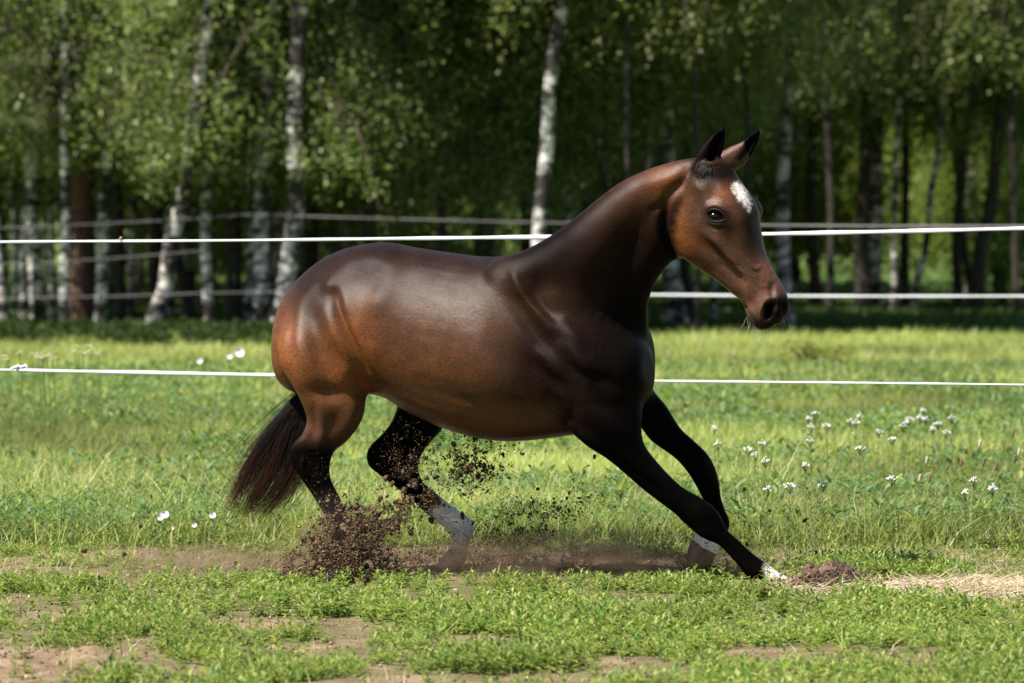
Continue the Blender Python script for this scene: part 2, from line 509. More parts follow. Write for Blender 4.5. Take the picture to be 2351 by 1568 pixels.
    stroke([(1255, 900), (1290, 950), (1335, 1000)], 11, -8, body)
    stroke([(1440, 830), (1452, 880), (1448, 940)], 16, -3, body)
    stroke([(1300, 900), (1350, 960), (1400, 1010)], 24, 4, body)
    stroke([(1330, 900), (1390, 960), (1450, 1010)], 16, 6, body)
    stroke([(1300, 930), (1350, 985), (1410, 1040)], 12, -5, body)
    stroke([(1345, 850), (1400, 880), (1440, 900)], 14, -6, body)
    stroke([(1130, 700), (1160, 800), (1215, 890)], 26, -5, body)
    stroke([(1095, 740), (1110, 830), (1160, 920)], 22, 4, body)
    stroke([(905, 905), (980, 945), (1060, 975)], 14, 4, body)
    stroke([(960, 880), (1080, 925), (1200, 940)], 18, -3, body)
    # neck: crest, jugular groove, throat
    stroke([(1510, 455), (1450, 540), (1400, 640), (1370, 720)], 26, -9, ('neck',))
    stroke([(1455, 470), (1370, 560), (1290, 640)], 30, 5, ('neck',))
    stroke([(1525, 520), (1490, 600), (1465, 700)], 18, 5, ('neck',))
    stroke([(1578, 410), (1545, 435), (1520, 470), (1490, 490)], 8, -6, ('neck',))
    stroke([(1580, 390), (1530, 410), (1480, 430)], 14, 4, ('neck',))
    stroke([(1527, 470), (1521, 520), (1532, 565), (1552, 596)], 7, -16, ('neck', 'head'))
    # head
    stroke([(1541, 492), (1537, 535), (1550, 578), (1585, 608)], 11, 9, hd)
    stroke([(1582, 372), (1572, 400), (1562, 430), (1545, 460)], 8, -5, hd)
    stroke([(1585, 418), (1600, 428), (1618, 446)], 10, 6, hd)
    stroke([(1598, 455), (1606, 478), (1604, 500)], 8, -5, hd)
    stroke([(1630, 430), (1634, 455), (1640, 466)], 9, -6, hd)
    stroke([(1655, 425), (1664, 445)], 12, 3, hd)
    stroke([(1616, 482), (1636, 471), (1656, 476), (1672, 492)], 6, 9, hd)
    stroke([(1642, 494)], 9, -5, hd)
    stroke([(1622, 505), (1640, 516), (1662, 514)], 4, 4, hd)
    stroke([(1626, 514), (1642, 524), (1662, 522)], 4, -4, hd)
    stroke([(1672, 502), (1684, 525), (1690, 560)], 12, -6, hd)
    stroke([(1706, 440), (1716, 500), (1724, 560)], 10, 3, hd)
    # cheek plate and facial crest
    stroke([(1575, 540), (1600, 580), (1640, 612)], 16, 4, hd)
    stroke([(1615, 530), (1650, 560), (1672, 585), (1690, 603)], 6.5, 7, hd)
    stroke([(1628, 512), (1660, 540), (1690, 575)], 9, -4, hd)
    stroke([(1606, 548), (1640, 582), (1665, 606)], 9, -6, hd)
    # veins
    stroke([(1662, 573), (1672, 590), (1686, 600), (1694, 616), (1706, 626), (1712, 640)], 3.8, 4, hd)
    stroke([(1716, 596), (1724, 610), (1736, 618), (1746, 610)], 3.2, 4.5, hd)
    stroke([(1650, 604), (1680, 622), (1702, 642), (1716, 668)], 6, -5, hd)
    stroke([(1708, 640), (1716, 665), (1728, 690)], 8, 4, hd)
    stroke([(1728, 640), (1738, 662), (1748, 682)], 9, -5, hd)
    # nose bone, nostril, lips
    stroke([(1748, 600), (1768, 640), (1785, 670)], 9, 3, hd)
    stroke([(1774, 648), (1772, 668), (1776, 684)], 6, -8, hd)
    stroke([(1776, 686), (1764, 690), (1754, 702), (1748, 718), (1749, 734)], 4, 8, hd)
    stroke([(1770, 698), (1762, 712), (1762, 728)], 7.5, -46, hd, False)
    stroke([(1774, 694), (1780, 704)], 6, -18, hd, False)
    stroke([(1786, 700), (1786, 728)], 7, 5, hd)
    stroke([(1803, 688), (1798, 715)], 6, -9, hd)
    stroke([(1704, 696), (1714, 718), (1724, 738), (1738, 752)], 3.6, -11, hd, False)
    stroke([(1718, 700), (1728, 722), (1742, 742)], 6, 4, hd)
    stroke([(1706, 712), (1714, 735), (1726, 752)], 5, 3, hd)
    stroke([(1600, 612), (1640, 634), (1690, 672)], 6, 3, hd)
    # ears: hollow shell
    stroke([(1630, 385), (1636, 360), (1648, 332), (1656, 315)], 7.0, -17, ('earnear',), False)
    stroke([(1700, 370), (1716, 346), (1730, 322)], 6, -14, ('earfar',), False)
    # forelegs
    stroke([(1380, 1020), (1450, 1080), (1530, 1140)], 7, -4, ('forenear',))
    stroke([(1600, 1160), (1625, 1190)], 12, 3, ('forenear',))
    stroke([(1600, 1222), (1625, 1228)], 6, 3, ('forenear',))
    stroke([(1660, 1240), (1690, 1270), (1712, 1295)], 4, -3, ('forenear',))
    stroke([(1735, 1310), (1748, 1322)], 8, 3, ('forenear',))
    stroke([(1600, 1075), (1625, 1100)], 10, 3, ('forefar',))
    V = V + Nn * D[:, None]
    V = smooth(V, 3, 0.4)
    # ---------------------------------------------------------------- coat
    px, py = proj(V)
    def S(x, a, b): return np.clip((x - a) / (b - a), 0, 1) ** 2 * (3 - 2 * np.clip((x - a) / (b - a), 0, 1))
    brown = np.array([.043, .0195, .0088]); dark = np.array([.0052, .0034, .0031]); black = np.array([.0016, .0014, .0015])
    orange = np.array([.155, .052, .013]); tan = np.array([.105, .052, .032]); white = np.array([.62, .61, .59]); grey = np.array([.028, .021, .019])
    C = np.tile(brown, (nV, 1))
    def mix(m, c):
        nonlocal C
        C = C * (1 - m[:, None]) + c * m[:, None]
    nz = np.sin(px * .083 + 1.3 * np.sin(py * .051)) * np.sin(py * .067 + 1.1 * np.sin(px * .043))
    def bl(cx, cy, rx, ry=None):
        ry = ry or rx
        return np.exp(-((px - cx) ** 2 / (2 * rx * rx) + (py - cy) ** 2 / (2 * ry * ry)))
    notlimb = ~legs
    # dark topline; forehand darker, with neck and chest shade painted in
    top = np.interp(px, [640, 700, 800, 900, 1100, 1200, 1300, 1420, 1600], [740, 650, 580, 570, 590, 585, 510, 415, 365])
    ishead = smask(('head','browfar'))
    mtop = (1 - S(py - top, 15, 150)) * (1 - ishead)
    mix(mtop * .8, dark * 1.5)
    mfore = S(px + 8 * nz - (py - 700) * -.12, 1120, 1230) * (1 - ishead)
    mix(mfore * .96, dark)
    m = bl(840, 635, 50, 40) * .35 * notlimb; mix(m, dark)  # shade of the flank hollow painted into the coat
    # warm coat areas; orange also paints highlights on stifle and thigh
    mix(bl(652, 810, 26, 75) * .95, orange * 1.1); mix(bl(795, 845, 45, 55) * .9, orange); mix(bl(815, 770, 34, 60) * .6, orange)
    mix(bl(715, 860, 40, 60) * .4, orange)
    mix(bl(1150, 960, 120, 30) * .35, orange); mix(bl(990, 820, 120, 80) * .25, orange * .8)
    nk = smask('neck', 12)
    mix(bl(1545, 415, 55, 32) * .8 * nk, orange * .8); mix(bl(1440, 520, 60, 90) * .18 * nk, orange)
    mix(smask(('neck', 'torso', 'chestfar', 'withers', 'forenear'), 12) * S(px + (py - 600) * .1 + 6 * nz, 1330, 1440) * S(py, 440, 560) * .80, black * 1.6)  # shaded lower neck and chest painted nearly black
    mix(smask(('neck', 'torso'), 12) * bl(1262, 690, 60, 34) * .45, brown)
    # head colours
    H = ishead
    hb = np.array([.044, .0195, .0095])
    mix(H * 1.0, hb * .92)
    mix(H * bl(1545, 520, 22, 60), orange); mix(H * bl(1575, 575, 30, 30) * .4, orange)
    mix(H * bl(1660, 445, 22, 18) * .6, orange)
    mix(H * S(py, 560, 640) * .75, tan); mix(H * bl(1765, 610, 22, 30) * .6, np.array([.13, .05, .027]))
    mix(H * bl(1725, 520, 16, 60) * .75, dark); mix(H * bl(1745, 470, 10, 40) * .3, dark)
    mix(H * np.clip(bl(1650, 392, 45, 20) * 1.3, 0, 1) * .9, dark * .8)  # shadow of the ears painted below and between them
    mix(H * bl(1668, 520, 14, 12) * .75, black); mix(H * np.clip(bl(1643, 495, 15, 10) * 1.7, 0, 1), black)
    mix(H * S(px - (py - 700) * -.25, 1758, 1782) * S(py, 645, 700) * .93, black)  # shadow on the muzzle front painted black
    mix(H * S(py, 705, 745) * .6, grey); mix(H * bl(1760, 752, 40, 16) * .85, black)
    mix(H * bl(1722, 735, 12, 18) * .6, grey)
    mix(H * np.exp(-(((px - 1763) / 13) ** 4 + ((py - 712) / 24) ** 4)), black * .5)
    mix(H * S(px, 1772, 1790) * S(py, 670, 700) * .8, black)  # more painted shade towards the muzzle tip
    # star on the forehead with a ragged edge
    rr = rng.normal(0, 1, nV)
    rr = lap(rr[:, None])[:, 0] * 1.6
    le = np.interp(py, [418, 425, 440, 455, 470, 485, 492], [1686, 1676, 1681, 1690, 1703, 1716, 1722]); re_ = np.interp(py, [418, 425, 440, 455, 470, 485, 492], [1699, 1705, 1716, 1723, 1725, 1724, 1723])
    side = np.clip((np.minimum(px - le, re_ - px) - 2) / 5 + rr * 1.3, 0, 1) * (py > 415) * (py < 493)
    mix(H * side, white)
    # ears
    for e_, dcol, lcol in (('earnear', black, dark), ('earfar', black, np.array([.06, .026, .014]))):
        me_ = smask(e_, 3); mix(me_, lcol)
        if e_ == 'earnear': mix(me_ * S(px - (1632 + (395 - py) * .18), -12, 6), dcol)
        else: mix(me_ * S(px + (py - 340) * -.35, 1704, 1716), dcol)
    # legs: black points; shade on the forearms painted black as well
    mix((smask('hindnear', 5) * S(py - (px - 740) * .2, 985, 1050)), black * 1.6)
    mix((smask('hindnear', 5) * S(py, 1105, 1180) * .6), grey)
    mix(smask('hindfar', 5) * S(py, 880, 960), black)
    mix(smask('forenear', 16) * .6, dark * .8)
    mix(smask('forenear', 14) * S(py, 900, 1030) , black)
    mix(smask('forefar', 5) * 1.0, black)
    # socks
    mix(smask('forenear', 5) * np.clip((px - 1750 + .30 * (py - 1312) * np.sign(1312 - py)) / 6 + rr * .6, 0, 1) * (py > 1270), white)
    mix(smask('hindfar', 5) * np.clip((px * .8 + py * .6 - (1000 * .8 + 1155 * .6)) / 8 + rr, 0, 1) * (px > 970), white * 1.1)
    mix(smask('forefar', 5) * np.clip((py - 1212) / 6, 0, 1) * (px < 1662), white)
    # faint mottling over the whole coat
    C = C * (1 + .10 * nz)[:, None]
    C = np.clip(C, 0.0015, 1)
    for _ in range(2): C = .5 * C + .5 * lap(C)
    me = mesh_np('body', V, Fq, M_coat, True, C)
    return me, V, Fq

def coat_material():
    m, nt, b = new_mat('bay_coat')
    at = N(nt, 'ShaderNodeAttribute', attribute_name='tint')
    tc = N(nt, 'ShaderNodeTexCoord')
    mp = N(nt, 'ShaderNodeMapping'); mp.inputs['Scale'].default_value = (1, 1, 2.6)
    mp.inputs['Rotation'].default_value = (0, math.radians(18), 0)
    nt.links.new(tc.outputs['Object'], mp.inputs[0])
    n1 = noise(nt, 90, 5, .7, mp.outputs[0]); n2 = noise(nt, 9, 4, .6, mp.outputs[0]); n3 = noise(nt, 420, 2, .6, mp.outputs[0])
    r1 = ramp(nt, n1.outputs[0], [(.34, (.42, .42, .44)), (.66, (1.7, 1.62, 1.5))])
    r2 = ramp(nt, n2.outputs[0], [(.3, (.82, .82, .84)), (.7, (1.2, 1.16, 1.1))])
    c = mixc(nt, 1.0, at.outputs['Color'], r1.outputs[0], 'MULTIPLY')
    c = mixc(nt, 1.0, c, r2.outputs[0], 'MULTIPLY')
    nt.links.new(c, b.inputs['Base Color'])
    rr = N(nt, 'ShaderNodeMapRange'); rr.inputs[1].default_value = .3; rr.inputs[2].default_value = .7
    rr.inputs[3].default_value = .44; rr.inputs[4].default_value = .26
    nt.links.new(n1.outputs[0], rr.inputs[0]); nt.links.new(rr.outputs[0], b.inputs['Roughness'])
    sp = N(nt, 'ShaderNodeSeparateColor'); nt.links.new(at.outputs['Color'], sp.inputs[0])
    ms = N(nt, 'ShaderNodeMapRange'); ms.inputs[1].default_value = .003; ms.inputs[2].default_value = .045; ms.inputs[3].default_value = .015; ms.inputs[4].default_value = .29
    nt.links.new(sp.outputs[0], ms.inputs[0]); nt.links.new(ms.outputs[0], b.inputs['Specular IOR Level'])
    n4 = noise(nt, 26, 3, .6, mp.outputs[0])
    b.inputs['Sheen Weight'].default_value = .0
    b.inputs['Sheen Roughness'].default_value = .4
    ad = N(nt, 'ShaderNodeMath', operation='ADD'); nt.links.new(n1.outputs[0], ad.inputs[0]); nt.links.new(n3.outputs[0], ad.inputs[1])
    ad2 = N(nt, 'ShaderNodeMath', operation='MULTIPLY_ADD'); nt.links.new(n4.outputs[0], ad2.inputs[0]); ad2.inputs[1].default_value = .7; nt.links.new(ad.outputs[0], ad2.inputs[2])
    bump(nt, b, ad2.outputs[0], .40, .0024)
    return m
M_coat = coat_material()

horse = empty('horse', (0.15, 23.3, 0))
tag(horse, 'dark bay horse cantering right with a white star on its forehead', 'horse')
def hchild(name, me, parent=None):
    o = add(name, me, parent or horse)
    if parent is None: o.matrix_parent_inverse = Matrix.Translation(-horse.location)
    return o
_bm, HV, HF = build_body()
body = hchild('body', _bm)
HBVH = BVHTree.FromPolygons(HV.tolist(), HF.tolist())
def hit(px, py):
    o = Vector((0, 0, CAM_H)); d = (P(px, py, 20) - o).normalized()
    r = HBVH.ray_cast(o, d)
    return r[0], r[1], d

# ---- eye
def ball(c, r, mat, sx=(1, 1, 1), seg=24):
    bm = bmesh.new(); bmesh.ops.create_uvsphere(bm, u_segments=seg, v_segments=seg // 2, radius=1)
    for v in bm.verts: v.co = Vector((c[0] + v.co.x * r * sx[0], c[1] + v.co.y * r * sx[1], c[2] + v.co.z * r * sx[2]))
    for f in bm.faces: f.smooth = True
    me = bpy.data.meshes.new('ball'); bm.to_mesh(me); bm.free(); me.materials.append(mat); return me
m_eye, nt, b = new_mat('dark_eye'); b.inputs['Base Color'].default_value = (.006, .004, .004, 1); b.inputs['Roughness'].default_value = .12; b.inputs['Specular IOR Level'].default_value = .2
p, nrm, d = hit(1643, 496)
HEADY = p.y
eye = hchild('eye', ball(p + d * .0145, .0285, m_eye, (1, .72, .66)))
tag(eye, 'large dark glossy eye')
m_lid, nt, b = new_mat('eyelid_skin'); b.inputs['Base Color'].default_value = (.007, .0055, .0055, 1); b.inputs['Roughness'].default_value = .6; b.inputs['Specular IOR Level'].default_value = .2
A = Acc()
for pts, r in (([(1622, 491), (1629, 483), (1641, 480), (1653, 484), (1662, 494), (1667, 503)], .0036), ([(1622, 491), (1630, 503), (1643, 509), (1656, 508), (1667, 503)], .0030)):
    q = []
    for (x, y) in catmull(pts, 4):
        h, n_, dd = hit(x, y)
        q.append(np.array(h) - np.array(dd) * .0015)
    rr_ = r * (np.sin(np.linspace(0.15, math.pi - .15, len(q))) * .7 + .45)
    A.add(*tube(q, rr_, 8))
hchild('eyelid', A.mesh('eyelid', m_lid, True))

# ---- whiskers
m_wh, nt, b = new_mat('whisker'); b.inputs['Base Color'].default_value = (.42, .38, .30, 1); b.inputs['Roughness'].default_value = .4
A = Acc()
for i in range(46):
    if i < 30: x0 = rng.uniform(1712, 1790); y0 = np.interp(x0, [1712, 1722, 1737, 1760, 1792], [728, 742, 755, 755, 742]); dx = (x0 - 1750) * .35 + rng.normal(0, 6); dy = rng.uniform(12, 36)
    else: x0 = rng.uniform(1792, 1806); y0 = rng.uniform(712, 738); dx = rng.uniform(6, 18); dy = rng.uniform(8, 24)
    Y = 22.82 + rng.uniform(-.03, .03)
    a = np.array(P(x0, y0 - 3, Y)); e = np.array(P(x0 + dx, y0 + dy, Y + rng.uniform(-.01, .01))); md_ = (a + e) / 2 + np.array([.003, 0, -.004])
    A.add(*tube([a, md_, e], [.00055, .00045, .0002], 3))
hchild('whiskers', A.mesh('whiskers', m_wh))

# ---- forelock: a few short dark locks below the near ear
m_hair = tint_mat('horse_hair', .5, .25)
A = Acc()
for i in range(110):
    x0 = rng.normal(1618, 11); y0 = 382 + rng.uniform(-8, 8)
    x1 = x0 - rng.normal(10, 8); y1 = y0 + rng.uniform(8, 34) * math.exp(-((x0 - 1616) / 20) ** 2)
    q = []
    for s in np.linspace(0, 1, 5):
        x = x0 + (x1 - x0) * s; y = y0 + (y1 - y0) * s
        h, n_, dd = hit(x, y)
        if h is None: break
        q.append(np.array(h + n_ * (.004 + .004 * math.sin(s * 3) + rng.uniform(0, .003))))
    if len(q) == 5: A.add(*tube(q, [.0012, .0013, .0012, .0009, .0003], 3), col=(.010, .007, .006))
hchild('forelock', A.mesh('forelock', m_hair))

# ---- tail
def tail():
    A = Acc()
    root = np.array(P(668, 800, 23.60))
    nst = 2900
    for i in range(nst):
        u = rng.beta(1.3, 1.3); lay = rng.uniform(-1, 1)
        gy = np.array([805, 868, 905, 940, 990, 1040, 1090, 1140, 1188.])
        gl = np.array([672, 684, 687, 655, 612, 575, 547, 528, 520.]); gr = np.array([682, 700, 712, 716, 716, 712, 700, 655, 598.])
        gx = gl + (gr - gl) * u
        gy = gy + np.interp(gy, [805, 940, 1188], [0, 12, 16]) * (u - .3) + rng.normal(0, 3)
        pts_t = np.stack([gx, gy], 1)
        L = rng.uniform(.55, 1.0) if rng.random() < .55 else rng.uniform(.86, 1.0)
        C_ = catmull(pts_t, 4)
        n = max(6, int(len(C_) * min(L, 1.0))); C_ = C_[:n]
        s = np.linspace(0, 1, n)
        stray = rng.normal(0, 1, 2) * (30 if rng.random() < .30 else 6.5)
        clump = math.sin(u * 17 + 2) * 7 + math.sin(u * 41) * 4
        wv = rng.uniform(0, 6.28)
        ox = stray[0] * s ** 1.5 + clump * s + 3 * np.sin(s * 7 + u * 22 + wv * .15) * s
        oy = stray[1] * s ** 1.5 + 2.5 * np.sin(s * 6 + u * 17) * s
        Y = 23.62 - .04 * s + lay * (.03 + .055 * np.sin(s * 2.6))
        q = np.array([np.array(P(C_[k, 0] + ox[k], C_[k, 1] + oy[k], Y[k])) for k in range(n)])
        r0 = rng.uniform(.0007, .0015)
        rad = r0 * (1 - .75 * s)
        base = np.array([.007, .005, .005]); tip = np.array([.085, .031, .016]) * rng.uniform(.35, 1.35)
        red = np.clip((s - rng.uniform(.40, .80)) * 2.6, 0, 1)
        if rng.random() < .05: red = np.clip(red + .6 * (s > .3), 0, 1)
        cc = base + (tip - base) * red[:, None]
        V, F = tube(q, rad, 3)
        A.add(V, F, np.repeat(cc, 3, axis=0))
    # dock and inner mass
    q = [np.array(P(x, y, 23.60)) for x, y in [(682, 790), (690, 850), (700, 905), (690, 955), (672, 1000), (650, 1040)]]
    A.add(*tube(q, [.02, .022, .022, .030, .030, .008], 10), col=(.010, .008, .008))
    return A.mesh('tail', m_hair)
o = hchild('tail', tail()); tag(o, 'long black tail with reddish brown ends')

# ---- hooves
m_hoof, nt, b = new_mat('hoof_horn')
tc = N(nt, 'ShaderNodeTexCoord'); nn = noise(nt, 26, 5, .6, tc.outputs['Object'])
rp = ramp(nt, nn.outputs[0], [(.35, (.10, .055, .028)), (.6, (.22, .13, .07))]); nt.links.new(rp.outputs[0], b.inputs['Base Color'])
b.inputs['Roughness'].default_value = .5; bump(nt, b, nn.outputs[0], .4, .004)
m_hoofp, nt, b = new_mat('hoof_pale')
tc = N(nt, 'ShaderNodeTexCoord'); nn = noise(nt, 30, 5, .6, tc.outputs['Object'])
rp = ramp(nt, nn.outputs[0], [(.35, (.30, .24, .18)), (.6, (.52, .46, .38))]); nt.links.new(rp.outputs[0], b.inputs['Base Color'])
b.inputs['Roughness'].default_value = .6; bump(nt, b, nn.outputs[0], .4, .004)
def hoof(st, mat, label=None):
    V, F, F3, tt = loft(st, seg=3, k=28, yaw=14, sq=2.3)
    o = hchild('hoof', mesh_np('hoof', V, [F3, F], mat, True))
    if label: tag(o, label)
hoof([(1797, 1322, 1776, 1345, .030, FN), (1808, 1324, 1781, 1346, .036, FN), (1822, 1328, 1788, 1347, .042, FN), (1838, 1334, 1797, 1347, .047, FN), (1850, 1342, 1806, 1348, .048, FN)], m_hoofp, 'pale hoof planted in the torn turf')
hoof([(1647, 1268, 1589, 1238, .031, FF - .03), (1644, 1276, 1584, 1248, .037, FF - .03), (1636, 1288, 1580, 1262, .042, FF - .03), (1626, 1300, 1578, 1280, .046, FF - .03), (1616, 1307, 1578, 1299, .047, FF - .03)], m_hoof, 'brown lifted hoof')
hoof([(1075, 1260, 1034, 1258, .033, FB), (1075, 1270, 1026, 1266, .040, FB), (1070, 1284, 1016, 1278, .045, FB), (1060, 1300, 1008, 1292, .047, FB), (1050, 1310, 1004, 1302, .047, FB)], m_hoofp)
hoof([(808, 1280, 764, 1280, .034, NB + .01), (812, 1290, 762, 1290, .042, NB + .01), (818, 1304, 760, 1304, .048, NB + .01), (824, 1322, 758, 1322, .052, NB + .01)], m_hoof)
# ================================================================== GROUND
def _hash(ix, iy, seed):
    h = (ix.astype(np.int64) * 374761393 + iy.astype(np.int64) * 668265263 + seed * 974711) & 0x7fffffff
    h = ((h ^ (h >> 13)) * 1274126177) & 0x7fffffff
    return ((h ^ (h >> 16)) & 0xffff) / 65535.0
def vnoise(x, y, s, seed=1):
    x = np.asarray(x, float) / s; y = np.asarray(y, float) / s
    ix = np.floor(x); iy = np.floor(y); fx = x - ix; fy = y - iy
    fx = fx * fx * (3 - 2 * fx); fy = fy * fy * (3 - 2 * fy)
    a = _hash(ix, iy, seed); b = _hash(ix + 1, iy, seed); c = _hash(ix, iy + 1, seed); d = _hash(ix + 1, iy + 1, seed)
    return (a * (1 - fx) + b * fx) * (1 - fy) + (c * (1 - fx) + d * fx) * fy
def fbm(x, y, s, seed=1, o=4):
    t = 0; amp = .5; n = 0
    for i in range(o):
        t = t + amp * vnoise(x, y, s / 2 ** i, seed + i * 17); n += amp; amp *= .55
    return t / n
def sstep(x, a, b):
    t = np.clip((x - a) / (b - a), 0, 1); return t * t * (3 - 2 * t)

PATCH = []   # bare soil patches: centre (x, y), radii, strength, from their place on the ground
for (px_, py_, rx, ry, st) in [(60, 1530, 190, 45, 1.3), (250, 1520, 120, 28, .8), (120, 1418, 130, 16, .7), (620, 1432, 150, 17, .9), (700, 1495, 200, 18, .55), (880, 1530, 90, 14, .6),
                               (420, 1545, 150, 22, .6), (1460, 1430, 60, 10, .6), (1250, 1550, 120, 14, .55), (1500, 1545, 60, 14, .5), (2080, 1520, 90, 12, .5), (1950, 1555, 120, 10, .5),
                               (2200, 1358, 260, 26, 1.2), (1840, 1350, 130, 16, 1.2), (1400, 1520, 60, 12, .5), (300, 1480, 100, 14, .8), (1120, 1470, 80, 10, .6), (1750, 1500, 90, 12, .6), (950, 1560, 200, 14, .7), (30, 1370, 60, 12, .8)]:
    c = G(px_, py_); u = G(px_, py_ - ry); l = G(px_, py_ + ry)
    PATCH.append((c.x, c.y, rx / FPX * c.y, (u.y - l.y) / 2, st))
Y_TRK0, Y_TRK1 = 23.05, 25.6
def soil(x, y):
    s = np.zeros_like(x)
    for (cx, cy, rx, ry, st) in PATCH:
        s = np.maximum(s, st * np.exp(-(((x - cx) / rx) ** 2 + ((y - cy) / ry) ** 2)))
    trk = sstep(y, 22.9, 23.3) * (1 - sstep(y, 24.9, 25.9 + .5 * (fbm(x, y, .8, 5) - .5)))
    trk = trk * (.30 + .50 * np.exp(-((x + .2) / 1.1) ** 2)) * np.where(x > .95, .8, 1)
    s = np.maximum(s, trk * 1.1)
    n = fbm(x, y, .55, 3, 5)
    return np.clip(s * 1.0 + (n - .52) * 1.5 * (s > .02), 0, 1)
def hfun(x, y):
    x = np.asarray(x, float); y = np.asarray(y, float)
    far = 1 - sstep(y, 30, 40)
    h = (fbm(x, y, 1.3, 11, 4) - .5) * .045 * (0.4 + .6 * far)
    h += (fbm(x, y, .25, 21, 3) - .5) * .030 * sstep(soil(x, y), .15, .7) * far
    c = G(200, 1512)
    lump = G(215, 1528)
    h += .05 * np.exp(-(((x - lump.x) / .09) ** 2 + ((y - lump.y) / .12) ** 2)) + .05 * np.exp(-(((x - lump.x + .32) / .3) ** 2 + ((y - lump.y + .1) / .35) ** 2))
    return h

ys = np.concatenate([np.linspace(4, 16.5, 8), np.arange(17, 26, .035), np.arange(26, 34, .12), np.arange(34, 70, 1.0), np.arange(70, 200, 6), np.array([260, 400, 700, 1500.])])
xs = np.concatenate([[-1500, -600, -200, -80, -40, -20, -10, -6], np.arange(-4.4, 4.4, .035), [6, 10, 20, 40, 80, 200, 600, 1500]])
GX, GY = np.meshgrid(xs, ys)
gz = hfun(GX.ravel(), GY.ravel())
ny, nx = GX.shape
i = np.arange(ny - 1)[:, None] * nx; j = np.arange(nx - 1)[None, :]
GF = np.stack([i + j, i + j + 1, i + nx + j + 1, i + nx + j], -1).reshape(-1, 4)
sm = soil(GX.ravel(), GY.ravel())
M_ground, nt, b = new_mat('ground_soil')
at = N(nt, 'ShaderNodeAttribute', attribute_name='tint'); tc = N(nt, 'ShaderNodeTexCoord')
sx = N(nt, 'ShaderNodeSeparateColor'); nt.links.new(at.outputs['Color'], sx.inputs[0])
n1 = noise(nt, 5, 8, .65, tc.outputs['Object']); n2 = noise(nt, 60, 6, .7, tc.outputs['Object'])
rs = ramp(nt, n1.outputs[0], [(.3, (.11, .072, .045)), (.55, (.27, .195, .13)), (.75, (.38, .295, .205))])
rs2 = ramp(nt, n2.outputs[0], [(.3, (.55, .5, .48)), (.65, (1.15, 1.12, 1.1))])
so = mixc(nt, 1.0, rs.outputs[0], rs2.outputs[0], 'MULTIPLY')
rg = ramp(nt, n1.outputs[0], [(.3, (.075, .075, .030)), (.7, (.17, .15, .075))])
nt.links.new(mixc(nt, sx.outputs[0], mixc(nt, sx.outputs[1], rg.outputs[0], (.13, .19, .05)), so), b.inputs['Base Color'])
b.inputs['Roughness'].default_value = .95; b.inputs['Specular IOR Level'].default_value = .1
bump(nt, b, n2.outputs[0], .8, .012)
g_ = add('ground', mesh_np('ground', np.stack([GX.ravel(), GY.ravel(), gz], 1), GF, M_ground, True, np.stack([sm, sstep(GY.ravel(), 26, 40), 0 * sm], 1)))
tag(g_, 'grassy meadow ground with bare sandy patches and a dirt strip', kind='structure')

# ================================================================== GRASS AND HERBS
M_leaf = leaf_mat('meadow_leaf', .42, .5, .25)
def blades(x, y, z, h, w, bend, az, col, seg=3, lean=None):
    """curved tapered blades, vectorised"""
    n = len(x)
    lean = np.zeros(n) if lean is None else lean
    t = np.linspace(0, 1, seg + 1)
    dx, dy = np.cos(az), np.sin(az)
    wx, wy = -dy, dx
    T = t[None, :]
    out = (bend[:, None] * T ** 2 + lean[:, None] * T) * h[:, None]
    up = h[:, None] * (T - .25 * np.abs(bend)[:, None] * T ** 2)
    cx = x[:, None] + dx[:, None] * out; cy = y[:, None] + dy[:, None] * out; cz = z[:, None] + up
    ww = w[:, None] * (1 - T ** 1.6) * .5
    L = np.stack([cx - wx[:, None] * ww, cy - wy[:, None] * ww, cz], -1)[:, :seg]
    R = np.stack([cx + wx[:, None] * ww, cy + wy[:, None] * ww, cz], -1)[:, :seg]
    tip = np.stack([cx[:, -1], cy[:, -1], cz[:, -1]], -1)[:, None]
    V = np.concatenate([L, R, tip], 1); k = 2 * seg + 1
    o = (np.arange(n) * k)[:, None]
    Q = [np.concatenate([o + a, o + seg + a, o + seg + a + 1, o + a + 1], 1) for a in range(seg - 1)]
    F3 = np.concatenate([o + seg - 1, o + 2 * seg - 1, o + 2 * seg], 1)
    F4 = np.vstack(Q) if Q else np.zeros((0, 4), int)
    cc = np.repeat(col[:, None, :], k, 1)
    return V.reshape(-1, 3), F4, F3, cc.reshape(-1, 3)
def leaves(base, dirv, ln, wd, fold, col):
    """lanceolate folded leaves: two quads, base (n,3), dirv unit (n,3)"""
    n = len(base)
    up = np.array([0, 0, 1.0]); side = np.cross(dirv, up); side /= np.linalg.norm(side, axis=1)[:, None] + 1e-9
    nor = np.cross(side, dirv)
    m = base + dirv * (ln * .5)[:, None]; tip = base + dirv * ln[:, None] - nor * (ln * .12)[:, None]
    l = m + side * (wd * .5)[:, None] + nor * (fold * wd)[:, None]; r = m - side * (wd * .5)[:, None] + nor * (fold * wd)[:, None]
    V = np.stack([base, l, tip, r], 1).reshape(-1, 3); o = (np.arange(n) * 4)[:, None]
    F = np.vstack([o + [0, 1, 2], o + [0, 2, 3]])
    return V, F, np.repeat(col[:, None, :], 4, 1).reshape(-1, 3)
def unit(v): return v / (np.linalg.norm(v, axis=1)[:, None] + 1e-9)
def scatter(n, y0, y1, margin=1.1, dens=None):
    y = rng.uniform(y0, y1, n); hw = .0905 * y + margin
    x = rng.uniform(-1, 1, n) * hw.max(); k = np.abs(x) < hw
    x, y = x[k], y[k]
    if dens is not None:
        k = rng.random(len(x)) < dens(x, y); x, y = x[k], y[k]
    return x, y
def palette(n, cols, wts, var=.18):
    c = np.array(cols)[rng.choice(len(cols), n, p=np.array(wts) / sum(wts))]
    return c * (1 + rng.uniform(-var, var, (n, 1)))
